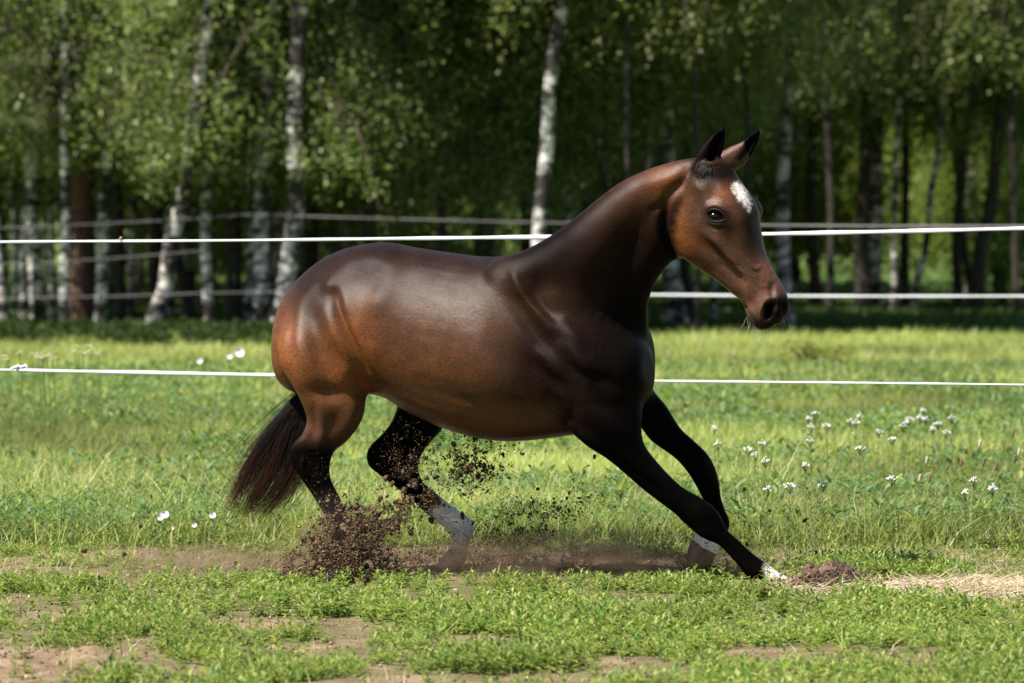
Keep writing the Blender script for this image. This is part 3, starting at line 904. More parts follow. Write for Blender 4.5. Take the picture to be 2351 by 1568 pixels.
G1, G2, G3, G4, STRAW = (.265, .31, .085), (.165, .23, .065), (.345, .37, .115), (.10, .155, .055), (.46, .41, .26)

# ---- foreground: low leafy knotgrass
def knot(name, label, n, y0, y1, dens, hs, lab_g):
    x, y = scatter(n, y0, y1, 1.0, dens); m = len(x)
    clump = fbm(x, y, .45, 31, 3)
    h = hs * (.55 + 1.1 * clump) * rng.uniform(.6, 1.25, m)
    z = hfun(x, y) - .004
    az = rng.uniform(0, 2 * math.pi, m); ln = rng.uniform(.0, .55, m)
    hue = fbm(x, y, .9, 41, 3)
    A = Acc()
    nl = 15
    for q in range(nl):
        t = (q + .7) / nl
        bx = x + np.cos(az) * ln * h * t; by = y + np.sin(az) * ln * h * t; bz = z + h * t * (1 - .1 * ln)
        a2 = az + q * 2.4 + rng.uniform(-.5, .5, m); el = rng.uniform(-.1, .75, m) + .45 * (t > .8)
        d = np.stack([np.cos(a2) * np.cos(el), np.sin(a2) * np.cos(el), np.sin(el)], 1)
        L = rng.uniform(.020, .044, m) * (1.1 - .35 * t) * (.75 + .6 * clump); W = L * rng.uniform(.28, .42, m)
        c = palette(m, [G1, G2, G3, (.11, .23, .05)], [4, 3, 2, 2])
        c = c * (1 + .55 * (hue - .5))[:, None] * np.array([1, 1, 1.0])
        V, F, C_ = leaves(np.stack([bx, by, bz], 1), d, L, W, rng.uniform(.05, .3, m), c)
        A.add(V, F, C_)
    V, F4, F3, C_ = blades(x, y, z, h, np.full(m, .003), ln * .5, az, palette(m, [G2], [1]), 2)
    A.V.append(V); A.F.setdefault(4, []).append(F4 + A.n); A.M.setdefault(4, []).append(np.zeros(len(F4), np.int32))
    A.F[3].append(F3 + A.n); A.M[3].append(np.zeros(len(F3), np.int32)); A.C.append(C_); A.n += len(V)
    o = add(name, A.mesh(name, M_leaf)); tag(o, label, kind='stuff'); return o
if DO_GRASS:
    def dk(x, y):
        sm_ = np.maximum(np.maximum(soil(x, y), soil(x, y + .22)), np.where(y < 22.5, soil(x, y + .42), 0))
        hf = G(1775, 1343)
        nh = 1 - .97 * (np.abs(x - hf.x) < .26) * (y > 22.35)
        return nh * np.clip(1.06 - 1.25 * sstep(sm_, .12, .55), 0.03, 1) * (.12 + .95 * sstep(fbm(x, y, .45, 51, 3), .38, .56))
    knot('leafy_ground_cover', 'low bright green leafy ground cover in front of the horse', 21000, 17.6, 23.12, dk, .056, None)
    def dk2(x, y): return (1 - sstep(soil(x, y), .1, .55)) * .9 * sstep(fbm(x, y, .5, 55, 3), .35, .6) + .03
    knot('short_trodden_weeds', 'short trodden weeds along the dirt strip under the horse', 9000, 23.1, 25.9, dk2, .038, None)
    # lush tuft beside the torn turf
    def dk3(x, y): 
        c = G(2030, 1330); return np.exp(-(((x - c.x) / .22) ** 2 + ((y - c.y) / .35) ** 2))
    knot('leafy_ground_cover', 'taller fresh green leaf patch right of the torn turf', 30000, 22.8, 24.2, dk3, .075, None)

    def grass(name, label, specs):
        A4, A3, VV, CC, n0 = [], [], [], [], 0
        for (n, y0, y1, dens, h0, h1, w0, w1, cols, wts, seg, marg) in specs:
            x, y = scatter(n, y0, y1, marg, dens); m = len(x)
            cl = fbm(x, y, 1.1, 61, 3); cl2 = fbm(x, y, 3.5, 71, 2)
            h = rng.uniform(h0, h1, m) * (.55 + .9 * cl)
            w = rng.uniform(w0, w1, m)
            c = palette(m, cols, wts) * (.45 + 1.1 * cl2)[:, None] * (.6 + .8 * cl)[:, None]
            V, F4, F3, C_ = blades(x, y, hfun(x, y) - .01, h, w, rng.uniform(0, 1.15, m) ** 1.5 + rng.uniform(0, .25, m), rng.uniform(0, 2 * math.pi, m), c, seg, rng.uniform(0, 1.0, m) ** 1.4)
            VV.append(V); CC.append(C_); A3.append(F3 + n0)
            if len(F4): A4.append(F4 + n0)
            n0 += len(V)
        me = mesh_np(name, np.vstack(VV), [np.vstack(A3), np.vstack(A4)], M_leaf, False, np.vstack(CC))
        o = add(name, me); tag(o, label, kind='stuff')
    cols = [G1, G2, G3, G4, STRAW]
    edge = lambda x, y: sstep(y + .5 * (fbm(x, y, .7, 81, 3) - .5), 25.1, 25.8)
    grass('meadow_grass', 'tall green meadow grass behind the horse', [
        (150000, 25.2, 31, edge, .07, .22, .003, .007, cols, [5, 3, 4, 2, 1.6], 3, 1.0),
        (9000, 25.2, 27.5, lambda x, y: sstep(x, .9, 1.5) * sstep(y, 25.2, 25.5), .14, .34, .003, .007, cols, [3, 2, 4, 1, 4], 3, 1.0),
        (9000, 25.2, 30, edge, .20, .38, .003, .006, cols, [3, 2, 4, 1, 2.5], 3, 1.0),
        (200000, 31, 42, None, .08, .22, .006, .012, cols, [5, 3, 5, 2, 1], 2, 2.2),
        (230000, 42, 62, None, .10, .24, .012, .022, cols, [5, 2, 6, 1, 1.2], 2, 4.5)])
    grass('short_track_grass', 'thin short grass on the dirt strip', [
        (26000, 23.0, 25.6, lambda x, y: (1.05 - soil(x, y)) * .9, .02, .07, .002, .004, cols, [3, 2, 3, 1, 3], 2, 1.0),
        (5000, 18, 23, lambda x, y: .5 + 0 * x, .03, .10, .0025, .005, cols, [3, 2, 3, 1, 4], 3, .6)])
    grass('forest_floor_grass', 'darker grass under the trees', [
        (120000, 62, 100, None, .05, .15, .03, .06, [(.07, .12, .03), (.04, .08, .025), (.12, .17, .05)], [3, 3, 2], 2, 5.0),  # darker tints paint the shade beneath the trees
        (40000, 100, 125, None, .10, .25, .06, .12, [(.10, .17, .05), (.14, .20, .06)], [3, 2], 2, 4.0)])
    # broad leaved herbs and feathery herbs mixed into the meadow
    def herbs(name, label, n, y0, y1, dens, L0, L1, nl, cols, wts, hh, wd=(.25, .45)):
        x, y = scatter(n, y0, y1, 1.1, dens); m = len(x); A = Acc(); z = hfun(x, y)
        for q in range(nl):
            a = rng.uniform(0, 2 * math.pi, m); el = rng.uniform(.05, 1.0, m)
            d = np.stack([np.cos(a) * np.cos(el), np.sin(a) * np.cos(el), np.sin(el)], 1)
            b0 = np.stack([x + rng.normal(0, .02, m), y + rng.normal(0, .02, m), z + rng.uniform(.02, 1, m) * hh], 1)
            L = rng.uniform(L0, L1, m)
            V, F, C_ = leaves(b0, d, L, L * rng.uniform(*wd, m), rng.uniform(.05, .3, m), palette(m, cols, wts))
            A.add(V, F, C_)
        o = add(name, A.mesh(name, M_leaf)); tag(o, label, kind='stuff')
    gh = [(.11, .20, .085), (.16, .26, .12), G1, G4]
    herbs('meadow_herbs', 'broad leaved weeds growing through the meadow grass', 24000, 25.5, 50, lambda x, y: sstep(fbm(x, y, 1.4, 91, 3), .42, .6), .03, .085, 12, gh, [3, 2, 2, 2], .17)
    herbs('meadow_herbs', 'small leaved weeds at the front edge of the meadow', 9000, 25.4, 29, lambda x, y: sstep(fbm(x, y, .9, 97, 3), .40, .6), .02, .05, 16, gh, [2, 3, 2, 2], .16, (.2, .35))
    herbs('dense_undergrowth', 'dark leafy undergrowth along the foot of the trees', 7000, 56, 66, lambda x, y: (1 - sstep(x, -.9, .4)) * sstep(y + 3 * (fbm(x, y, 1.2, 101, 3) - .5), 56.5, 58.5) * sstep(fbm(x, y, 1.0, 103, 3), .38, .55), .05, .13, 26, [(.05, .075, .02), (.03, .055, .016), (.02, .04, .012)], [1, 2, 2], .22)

# crumbs and small stones on the bare patches
def crumbs():
    x, y = scatter(90000, 17.6, 25.8, .9, lambda x, y: .12 + .88 * sstep(soil(x, y), .25, .7)); n = len(x)
    r = .0015 + .009 * rng.random(n) ** 8; z = hfun(x, y) + r * .3
    O = np.array([[1, 0, 0], [0, 1, 0], [-1, 0, 0], [0, -1, 0], [0, 0, 1], [0, 0, -1.]])
    V = (np.stack([x, y, z], 1)[:, None] + (O[None] * rng.uniform(.6, 1.3, (n, 6, 1)) + rng.normal(0, .15, (n, 6, 3))) * r[:, None, None]).reshape(-1, 3)
    o_ = (np.arange(n) * 6)[:, None]
    F = np.vstack([o_ + t for t in ([0, 1, 4], [1, 2, 4], [2, 3, 4], [3, 0, 4], [1, 0, 5], [2, 1, 5], [3, 2, 5], [0, 3, 5])])
    c_ = palette(n, [(.26, .19, .13), (.13, .09, .06), (.34, .27, .20)], [3, 4, 1], .3)
    m = tint_mat('soil_crumb', .95, .1)
    o = add('soil_crumbs', mesh_np('soil_crumbs', V, F, m, False, np.repeat(c_, 6, 0))); tag(o, 'loose soil crumbs on the bare patches', kind='stuff')
if DO_GRASS: crumbs()
# ================================================================== TREES
def birch_mat(name, c0, c1, dark):
    m, nt, b = new_mat(name)
    tc = N(nt, 'ShaderNodeTexCoord')
    mp = N(nt, 'ShaderNodeMapping'); mp.inputs['Scale'].default_value = (2.2, 2.2, 6)
    nt.links.new(tc.outputs['Object'], mp.inputs[0])
    n1 = noise(nt, 3.2, 6, .68, mp.outputs[0])
    mp2 = N(nt, 'ShaderNodeMapping'); mp2.inputs['Scale'].default_value = (1.6, 1.6, 2.6); nt.links.new(tc.outputs['Object'], mp2.inputs[0])
    n2 = noise(nt, 1.6, 5, .62, mp2.outputs[0])
    r1 = ramp(nt, n1.outputs[0], [(.44, (0, 0, 0)), (.50, (1, 1, 1))])
    r2 = ramp(nt, n2.outputs[0], [(.45, (0, 0, 0)), (.54, (1, 1, 1))])
    mul = N(nt, 'ShaderNodeMath', operation='MULTIPLY'); nt.links.new(r1.outputs[0], mul.inputs[0]); nt.links.new(r2.outputs[0], mul.inputs[1])
    mul.use_clamp = True
    rw = ramp(nt, n2.outputs[0], [(.4, c0), (.65, c1)])
    nt.links.new(mixc(nt, mul.outputs[0], dark, rw.outputs[0]), b.inputs['Base Color'])
    b.inputs['Roughness'].default_value = .8; b.inputs['Specular IOR Level'].default_value = .2
    bump(nt, b, n1.outputs[0], .6, .03)
    return m
M_birch = birch_mat('birch_bark', (.50, .47, .43), (.72, .70, .66), (.030, .026, .022))
M_birchd = birch_mat('dark_birch_bark', (.42, .39, .34), (.68, .65, .60), (.022, .019, .016))
M_dark, nt, b = new_mat('dark_bark')
tc = N(nt, 'ShaderNodeTexCoord'); n1 = noise(nt, 12, 6, .7, tc.outputs['Object'])
r = ramp(nt, n1.outputs[0], [(.3, (.012, .010, .008)), (.7, (.055, .042, .032))]); nt.links.new(r.outputs[0], b.inputs['Base Color']); b.inputs['Roughness'].default_value = .9
bump(nt, b, n1.outputs[0], .8, .04)
M_pine, nt, b = new_mat('pine_bark')
tc = N(nt, 'ShaderNodeTexCoord'); n1 = noise(nt, 9, 6, .7, tc.outputs['Object'])
r = ramp(nt, n1.outputs[0], [(.3, (.040, .020, .014)), (.7, (.15, .075, .05))]); nt.links.new(r.outputs[0], b.inputs['Base Color']); b.inputs['Roughness'].default_value = .9
bump(nt, b, n1.outputs[0], .8, .04)
M_twig, nt, b = new_mat('twig'); b.inputs['Base Color'].default_value = (.07, .05, .038, 1); b.inputs['Roughness'].default_value = .9
M_tleaf = leaf_mat('birch_leaf', .48, .42, .4)
M_needle = leaf_mat('pine_needle', .15, .5, .3)
BMATS = {'b': M_birch, 'd': M_birchd, 'k': M_dark, 'p': M_pine}

def crown_mesh(seed, low=1.9, top=11.0, rad=2.0, nvis=40000, cols=None, size=.058, droop=1.0, nbr=95, needles=False, hin=2600):
    """leaves carried on hanging twigs; local origin at the foot of the tree"""
    rs = np.random.default_rng(seed)
    A = Acc()
    tw_pts = []
    vis_top = 6.0
    nb_low = nbr; nb_hi = 40 if hin > 2000 else 22
    for bnum in range(nb_low + nb_hi):
        hi = bnum >= nb_low
        h0 = rs.uniform(low + .5, vis_top + .8) if not hi else rs.uniform(vis_top, top)
        az = rs.uniform(0, 2 * math.pi)
        L = rad * rs.uniform(.45, 1.15) * (1.0 if not hi else max(.3, 1.05 - (h0 - vis_top) / (top - vis_top)))
        rise = rs.uniform(.1, .7) * L
        s = np.linspace(0, 1, 7)
        wob = rs.normal(0, .06, (7, 3)).cumsum(0) * s[:, None]
        q = np.stack([np.cos(az) * L * s, np.sin(az) * L * s, h0 + rise * np.sin(s * 2.2) * .8 - droop * .55 * L * s ** 3], 1) + wob
        V, F = tube(q, .022 * (1 - .85 * s) + .002, 4)
        A.add(V, F, (.05, .04, .03), 1)
        nst = 13 if not hi else 5
        for k in range(nst):
            t = rs.uniform(.2, 1.0); i0 = min(int(t * 6), 5); f = t * 6 - i0
            p0 = q[i0] * (1 - f) + q[i0 + 1] * f
            hl = rs.uniform(.25, 1.15) * (droop if not needles else .3)
            d2 = rs.normal(0, .25, 2)
            p1 = p0 + np.array([d2[0], d2[1], -hl])
            p1[2] = max(p1[2], low - .3 + rs.uniform(0, .5))
            tw_pts.append((p0, p1, hi))
    P0 = np.array([a[0] for a in tw_pts]); P1 = np.array([a[1] for a in tw_pts]); HI = np.array([a[2] for a in tw_pts])
    lo = np.where(~HI)[0]; hi_ = np.where(HI)[0]
    wt = np.linalg.norm(P1[lo] - P0[lo], axis=1); wt /= wt.sum()
    for (ids, n, sz, jit) in ((rs.choice(lo, nvis, p=wt), nvis, size, .085), (rs.choice(hi_, hin), hin, size * 4.0, .30)):
        t = rs.random(n)[:, None]
        c = P0[ids] * (1 - t) + P1[ids] * t + rs.normal(0, jit, (n, 3)) * (.6 + rs.random((n, 1)))
        d = unit(rs.normal(0, 1, (n, 3)) + np.array([0, 0, -.5 if not needles else .3]))
        if not needles:
            ln = rs.uniform(.7, 1.35, n) * sz; wd = ln * rs.uniform(.55, .85, n)
        else:
            ln = rs.uniform(.8, 1.6, n) * sz * 1.5; wd = ln * .10 + .002 + (sz > .1) * ln * .25
        base = np.array(cols)[rs.choice(len(cols), n)] * rs.uniform(.75, 1.25, (n, 1))
        V, F, C_ = leaves(c, d, ln, wd, rs.uniform(-.2, .3, n), base)
        A.add(V, F, C_, 0)
    return A
BL = [(.23, .29, .095), (.18, .24, .08), (.34, .37, .15), (.13, .185, .065)]
DL = [(.21, .27, .09), (.16, .22, .08), (.27, .32, .12)]
LIT = [(.24, .32, .06), (.18, .27, .05), (.28, .34, .08)]
OL = [(.16, .18, .06), (.12, .15, .05), (.18, .19, .08)]
if DO_TREES:
    CR = {}
    for key, kw in {'A': dict(hin=260, seed=1, low=1.95, cols=BL), 'B': dict(hin=260, seed=2, low=2.2, cols=BL, rad=2.3), 'C': dict(hin=260, seed=3, low=1.3, cols=BL, rad=1.9, nvis=44000),
                    'D': dict(hin=700, seed=4, low=2.4, cols=DL, rad=2.6, size=.065, nvis=34000), 'E': dict(seed=5, low=1.7, cols=DL, rad=2.2, size=.065, nvis=38000),
                    'F': dict(hin=400, seed=6, low=3.2, cols=OL, rad=2.6, size=.075, nvis=34000),
                    'L': dict(seed=8, low=1.15, cols=LIT, rad=2.0, size=.06, nvis=34000, top=6.5)}.items():
        CR[key] = crown_mesh(**kw).mesh('crown', [M_tleaf, M_twig])
    CR['P'] = crown_mesh(seed=9, low=2.4, top=12, rad=1.7, nvis=26000, cols=[(.06, .085, .028), (.075, .095, .035), (.045, .07, .025)], size=.055, droop=.3, nbr=40, needles=True).mesh('crown', [M_needle, M_twig])

    def trunk_mesh(path, w0, mat, height, Y, seed, kscale=1.0):
        """path: pixels bottom to top, w0 pixel width at the foot; carried on to `height`"""
        pts = [np.array(P(x, y, Y)) for x, y in path]
        pts[0][2] = -.15
        d = pts[-1] - pts[-2]; d = d / np.linalg.norm(d)
        d = (d + np.array([0, 0, .8])); d /= np.linalg.norm(d)
        z = pts[-1][2]
        rs = np.random.default_rng(seed)
        while pts[-1][2] < height:
            pts.append(pts[-1] + d * 1.4 + np.array([rs.normal(0, .06), rs.normal(0, .06), 0]))
        q = catmull(np.array(pts), 6)
        q[:, 1] += .05 * np.sin(q[:, 2] * 1.3 + seed)
        r0 = w0 / 2 / FPX * Y
        zz = np.clip(q[:, 2] / height, 0, 1)
        rad = r0 * (1 - .80 * zz) * (1 + .25 * np.exp(-np.clip(q[:, 2], 0, 9) / .25)) * (1 + .04 * np.sin(q[:, 2] * 5.1 + seed))
        V, F = tube(q, rad, 12)
        return V - pts[0] * np.array([1, 1, 0]), F, pts[0]
    TB = 0
    def tree(name, label, cat, path, w, mat, Y, crown, group='birches at the front edge of the wood', crot=None, cs=1.0, height=12, cz=0.0):
        global TB
        TB += 1
        V, F, base = trunk_mesh(path, w, mat, height, Y, TB)
        t = empty(name, (base[0], base[1], 0)); tag(t, label, cat, group)
        add('trunk', mesh_np('trunk', V, F, BMATS[mat], True), t)
        if crown:
            c = add('crown', CR[crown], t); c.rotation_euler = (0, 0, crot if crot is not None else TB * 1.7); c.scale = (cs, cs, cs)
            top = P(*path[-1], Y); c.location = ((top.x - base[0]) * .8, .9, cz)
        return t
    gb = 'birches at the front edge of the wood'
    tree('birch_tree', 'pale birch cut by the left edge of the photo', 'birch tree', [(10, 780), (3, 700), (-2, 620), (-12, 500), (-20, 300)], 26, 'd', 65.5, 'A')
    tree('birch_tree', 'slender grey birch second from the left edge', 'birch tree', [(56, 775), (52, 650), (58, 500), (66, 330), (70, 60)], 20, 'b', 67, None)
    tree('birch_tree', 'thick grey and white birch left of the slim sunlit one', 'birch tree', [(92, 770), (84, 650), (76, 500), (78, 380), (74, 290), (72, 100)], 38, 'd', 66, 'B', cs=1.0)
    tree('birch_tree', 'slim sunlit birch just left of the reddish pine', 'birch tree', [(152, 782), (148, 650), (152, 500), (150, 400), (146, 300), (150, 100)], 24, 'b', 64.5, 'A')
    PINE = tree('pine_tree', 'reddish brown pine with needle branches reaching left', 'pine tree', [(178, 780), (184, 600), (188, 400), (190, 150), (196, 0)], 50, 'p', 66, 'P', 'pines at the edge of the wood', cs=.95)
    def pine_limbs():
        r3 = np.random.default_rng(77); Y = 63.6; A = Acc()
        for (x0, y0, x1, y1, rr3, nd) in [(190, 215, -20, 165, .022, 1500), (190, 255, 20, 235, .02, 1700), (192, 300, -30, 298, .035, 150), (195, 180, 300, 215, .015, 900), (190, 330, 70, 262, .018, 1300), (196, 120, 60, 95, .016, 900), (196, 290, 290, 330, .014, 600)]:
            a_ = np.array(P(x0, y0, 65.8)); b_ = np.array(P(x1, y1, Y)); m_ = (a_ + b_) / 2 + [0, 0, .06]
            q = catmull(np.array([a_, m_, b_]), 6); A.add(*tube(q, rr3 * (1 - .7 * np.linspace(0, 1, len(q))), 6), (.16, .10, .06), 1)
            for k in range(7):
                t_ = r3.uniform(.3, 1); p0 = q[int(t_ * (len(q) - 1))]; p1 = p0 + r3.normal(0, .28, 3) * [1, .6, .7]
                A.add(*tube(np.array([p0, (p0 + p1) / 2 + [0, 0, .03], p1]), [.008, .006, .003], 4), (.2, .14, .1), 1)
            t_ = r3.uniform(.25, 1.05, nd)[:, None]; c_ = a_ * (1 - t_) + b_ * t_ + r3.normal(0, 1, (nd, 3)) * [.18, .22, .14]; c_ += .1 * np.sin(c_ * 9)
            dd = unit(r3.normal(0, 1, (nd, 3)) + [0, 0, .35]); L_ = r3.uniform(.05, .10, nd)
            V, F, C_ = leaves(c_, dd, L_, L_ * .16, np.zeros(nd), np.array([(.13, .16, .06), (.19, .19, .08), (.09, .12, .05)])[r3.choice(3, nd)]); A.add(V, F, C_, 0)
        return A.mesh('branch', [M_needle, M_twig])
    po = add('branch', pine_limbs(), PINE); po.matrix_parent_inverse = Matrix.Translation(-PINE.location)
    tree('birch_tree', 'pale birch right of the reddish pine', 'birch tree', [(228, 785), (234, 650), (238, 520), (243, 400), (248, 320), (262, 200), (272, 20)], 30, 'b', 65, 'B')
    tree('birch_tree', 'dark thin birch behind the pale one right of the pine', 'birch tree', [(278, 775), (276, 650), (272, 480), (262, 380), (268, 200)], 26, 'k', 67.5, 'E')
    tree('birch_tree', 'leaning birch with a dark foot bending right as it rises', 'birch tree', [(340, 790), (352, 730), (378, 660), (392, 560), (418, 460), (434, 365), (452, 220), (478, 40)], 36, 'd', 63.5, 'A', cs=.95)
    tree('birch_tree', 'thin crooked dead birch stem between the leaning birch and the pine', 'birch tree', [(392, 770), (390, 640), (385, 520), (383, 440), (372, 370)], 16, 'd', 69, None, height=5)
    tree('birch_tree', 'dark trunk crossing behind the leaning birch', 'birch tree', [(452, 775), (432, 690), (412, 610), (400, 560), (392, 420)], 26, 'k', 67, 'E')
    tree('birch_tree', 'slim white birch that holds the far fence tapes', 'birch tree', [(487, 776), (478, 680), (472, 573), (474, 450), (478, 365), (490, 280), (500, 240), (506, 104), (513, 0)], 25, 'b', 64.5, 'A', cs=.95)
    tree('birch_tree', 'spotted white birch with a black scar left of the horse rump', 'birch tree', [(597, 790), (600, 650), (600, 521), (602, 400), (606, 300), (615, 182), (628, 52)], 38, 'b', 64, 'C', cz=.55)
    tree('birch_tree', 'thin brownish birch close behind the spotted one', 'birch tree', [(566, 778), (570, 680), (578, 573), (580, 420), (585, 200)], 22, 'd', 66, 'B')
    tree('birch_tree', 'white birch partly hidden by the horse rump', 'birch tree', [(642, 800), (648, 700), (664, 600), (674, 520), (680, 420), (676, 330), (684, 100)], 44, 'b', 63.5, 'C', cz=.5, crot=.4)
    tree('birch_tree', 'dark trunk right behind the birch at the horse rump', 'birch tree', [(712, 780), (715, 600), (716, 420), (710, 250)], 32, 'k', 69, 'E')
    tree('birch_tree', 'white birch rising above the middle of the horse back', 'birch tree', [(1228, 775), (1234, 640), (1238, 525), (1244, 452), (1255, 347), (1260, 230), (1270, 140), (1290, 0)], 36, 'b', 64, 'D', cz=1.4)
    tree('birch_tree', 'leafy dark birch above the horse loins', 'birch tree', [(850, 780), (845, 500), (850, 300)], 26, 'k', 65.5, 'C', cs=1.05)
    tree('birch_tree', 'leafy birch between the loins and the mid birch', 'birch tree', [(1010, 780), (1015, 500), (1000, 300)], 24, 'k', 66, 'C', crot=2.2, cz=.15)
    tree('birch_tree', 'sunlit leafy birch left of the spotted birch', 'birch tree', [(530, 772), (528, 500), (540, 300)], 16, 'k', 66, 'A')
    tree('birch_tree', 'brightly lit white birch beside the horse muzzle', 'birch tree', [(1806, 720), (1800, 640), (1796, 560), (1796, 420), (1800, 300), (1808, 220), (1816, 60)], 36, 'b', 71, 'D', cz=1.6)
    tree('birch_tree', 'grey leaning trunk under the horse throat', 'birch tree', [(1560, 762), (1552, 690), (1536, 610), (1530, 500)], 44, 'd', 69, 'D', cz=.6)
    tree('birch_tree', 'second darker trunk under the horse throat', 'birch tree', [(1590, 758), (1584, 680), (1572, 600), (1580, 450)], 26, 'k', 71, 'F')
    tree('birch_tree', 'leafy tree just right of the mid birch', 'birch tree', [(1400, 780), (1396, 500), (1392, 300)], 22, 'k', 67, 'B', cz=.2)
    tree('birch_tree', 'leafy tree just left of the mid birch', 'birch tree', [(1130, 780), (1126, 500), (1122, 300)], 20, 'k', 67.5, 'A', cz=.3)
    tree('birch_tree', 'thin pale stem among leaves above the horse neck', 'birch tree', [(1478, 770), (1482, 500), (1492, 300), (1494, 180)], 16, 'd', 69, 'C', cz=.8)
    tree('birch_tree', 'thin pale stem among leaves above the horse ears', 'birch tree', [(1640, 750), (1636, 500), (1638, 200), (1638, 40)], 16, 'd', 73, 'B', cz=.5)
    tree('birch_tree', 'slim pale birch between the two leftmost birches', 'birch tree', [(32, 776), (34, 600), (30, 400), (36, 100)], 14, 'b', 68, None)
    tree('birch_tree', 'slim pale birch between the thick one and the sunlit one', 'birch tree', [(118, 776), (120, 600), (116, 400), (122, 200)], 16, 'b', 69, None)
    tree('birch_tree', 'slim dark stem touching the pine on its right', 'birch tree', [(212, 778), (214, 600), (210, 400), (216, 100)], 14, 'k', 66.5, None)
    tree('birch_tree', 'slim white birch between the pale one and the leaning one', 'birch tree', [(300, 776), (302, 600), (310, 400), (306, 150)], 15, 'b', 70, None)
    tree('birch_tree', 'dark stem between the tape birch and the spotted one', 'birch tree', [(545, 776), (546, 600), (542, 400), (548, 150)], 18, 'k', 68, None)
    tree('birch_tree', 'slim pale birch showing above the horse croup', 'birch tree', [(790, 776), (792, 560), (796, 400), (800, 150)], 16, 'b', 72, None)
    tree('birch_tree', 'leafy branches hanging over the horse crest', 'birch tree', [(1445, 775), (1442, 500), (1440, 250)], 14, 'k', 64.5, 'F', cz=.1, crot=1.0)
    tree('birch_tree', 'leafy branches hanging over the horse poll', 'birch tree', [(1600, 770), (1604, 500), (1600, 250)], 14, 'k', 65.5, 'B', cz=1.0, crot=4.0)
    tree('birch_tree', 'leafy branches hanging over the horse forehead', 'birch tree', [(1722, 765), (1720, 500), (1716, 250)], 14, 'k', 67.5, 'F', cz=.2, crot=2.8)
    gd = 'trees on the right side of the wood'
    tree('birch_tree', 'leafy tree between the muzzle birch and the thick dark trunk', 'birch tree', [(1905, 722), (1908, 500), (1900, 300)], 18, 'k', 79, 'A', gd, cz=1.0)
    tree('birch_tree', 'leafy olive tree over the straight dark trunk', 'birch tree', [(2052, 722), (2054, 500), (2060, 300)], 14, 'd', 79.5, 'F', gd, cz=.2)
    tree('birch_tree', 'leafy tree filling the right edge of the photo', 'birch tree', [(2335, 722), (2330, 500), (2325, 300)], 18, 'k', 79, 'B', gd, cz=.9)
    tree('birch_tree', 'thick dark trunk right of the horse muzzle, left of the other dark ones', 'tree', [(1984, 716), (1982, 620), (1978, 540), (1985, 400)], 38, 'k', 82, 'D', gd)
    tree('birch_tree', 'grey birch close behind the thick dark trunk', 'birch tree', [(2010, 718), (2008, 600), (2012, 480), (2014, 380), (2018, 200)], 32, 'd', 83, 'F', gd)
    tree('birch_tree', 'straight dark trunk left of the thin leaning birch', 'tree', [(2080, 716), (2078, 640), (2076, 540), (2080, 350)], 22, 'k', 83, 'D', gd)
    tree('birch_tree', 'thin pale birch leaning right at the right side', 'birch tree', [(2088, 716), (2106, 640), (2126, 560), (2138, 440), (2152, 364), (2166, 208), (2180, 40)], 18, 'd', 81, 'F', gd)
    tree('birch_tree', 'left one of the dark trunk pair near the right edge', 'tree', [(2200, 716), (2198, 640), (2196, 550), (2210, 380)], 24, 'k', 82, 'D', gd)
    tree('birch_tree', 'forked dark trunk at the right edge of the wood', 'tree', [(2243, 718), (2246, 640), (2252, 560), (2275, 480), (2290, 330)], 34, 'k', 81, 'E', gd, cz=.5)
    tree('birch_tree', 'dark limb of the tree pair curving left near the right edge', 'tree', [(2238, 716), (2228, 640), (2215, 580), (2205, 480)], 20, 'k', 82.5, 'F', gd)
    # the deeper wood: many trees one cannot tell apart
    TV = []
    for mt_ in ('d', 'k', 'b', 'k'):
        V, F, base = trunk_mesh([(1175, 720), (1180, 560), (1170, 400)], 30, mt_, 13, 80, len(TV) + 70)
        TV.append(mesh_np('trunk', V, F, BMATS[mt_], True))
    rs = np.random.default_rng(99)
    pos = []
    SEEN = {}
    TK = ['grey birch', 'dark stemmed tree', 'white birch', 'black stemmed tree']
    REG = ['at the far left behind the reddish pine', 'behind the leaning birch', 'behind the birches at the horse rump', 'above the horse back', 'behind the mid back birch', 'above the horse neck', 'behind the horse head', 'behind the thick dark trunk', 'near the right edge']
    def filler(x, y, ck, tv, s=1.0, label=None, grp='trees deep in the wood', cz=0):
        if label is None:
            px_ = 1175.5 + FPX * x / y
            r_ = int(np.clip(np.searchsorted([300, 520, 760, 1080, 1300, 1560, 1900, 2120], px_), 0, 8))
            label = TK[tv] + (' close ' if y < 73 else ' farther in ' if y < 86 else ' deep in the wood ') + REG[r_]
        SEEN[label] = SEEN.get(label, 0) + 1
        if SEEN[label] > 1 and grp == 'trees deep in the wood': label = ORD[SEEN[label] - 1] + ' ' + label
        t = empty('forest_tree', (x, y, 0)); tag(t, label, 'tree', grp)
        a = add('trunk', TV[tv], t); a.rotation_euler = (0, 0, rs.uniform(0, 6))
        c = add('crown', CR[ck], t); c.rotation_euler = (0, 0, rs.uniform(0, 6)); c.scale = (s, s, s); c.location = (0, 0, cz)
    for row, (yy, nn) in enumerate([(70, 13), (75, 16), (82, 15), (90, 13), (99, 12), (113, 13)]):
        hw = .0905 * yy + 3.5
        for k in range(nn):
            x = -hw + 2 * hw * (k + .5 + rs.uniform(-.35, .35)) / nn
            y = yy + rs.uniform(-2, 2)
            right = x > .018 * yy
            if right and (yy < 80 or yy > 88 or k % 2): continue
            filler(x, y, rs.choice(['D', 'E', 'F'] if not right else ['D', 'F']), rs.integers(0, 4), rs.uniform(.9, 1.2) * (1.0 if yy < 85 else 1.25),
                   cz=rs.uniform(-.5, .5) - (.9 if (not right and k % 2) else 0) + (1.1 if right else 0) - (1.3 if yy > 110 else 0))
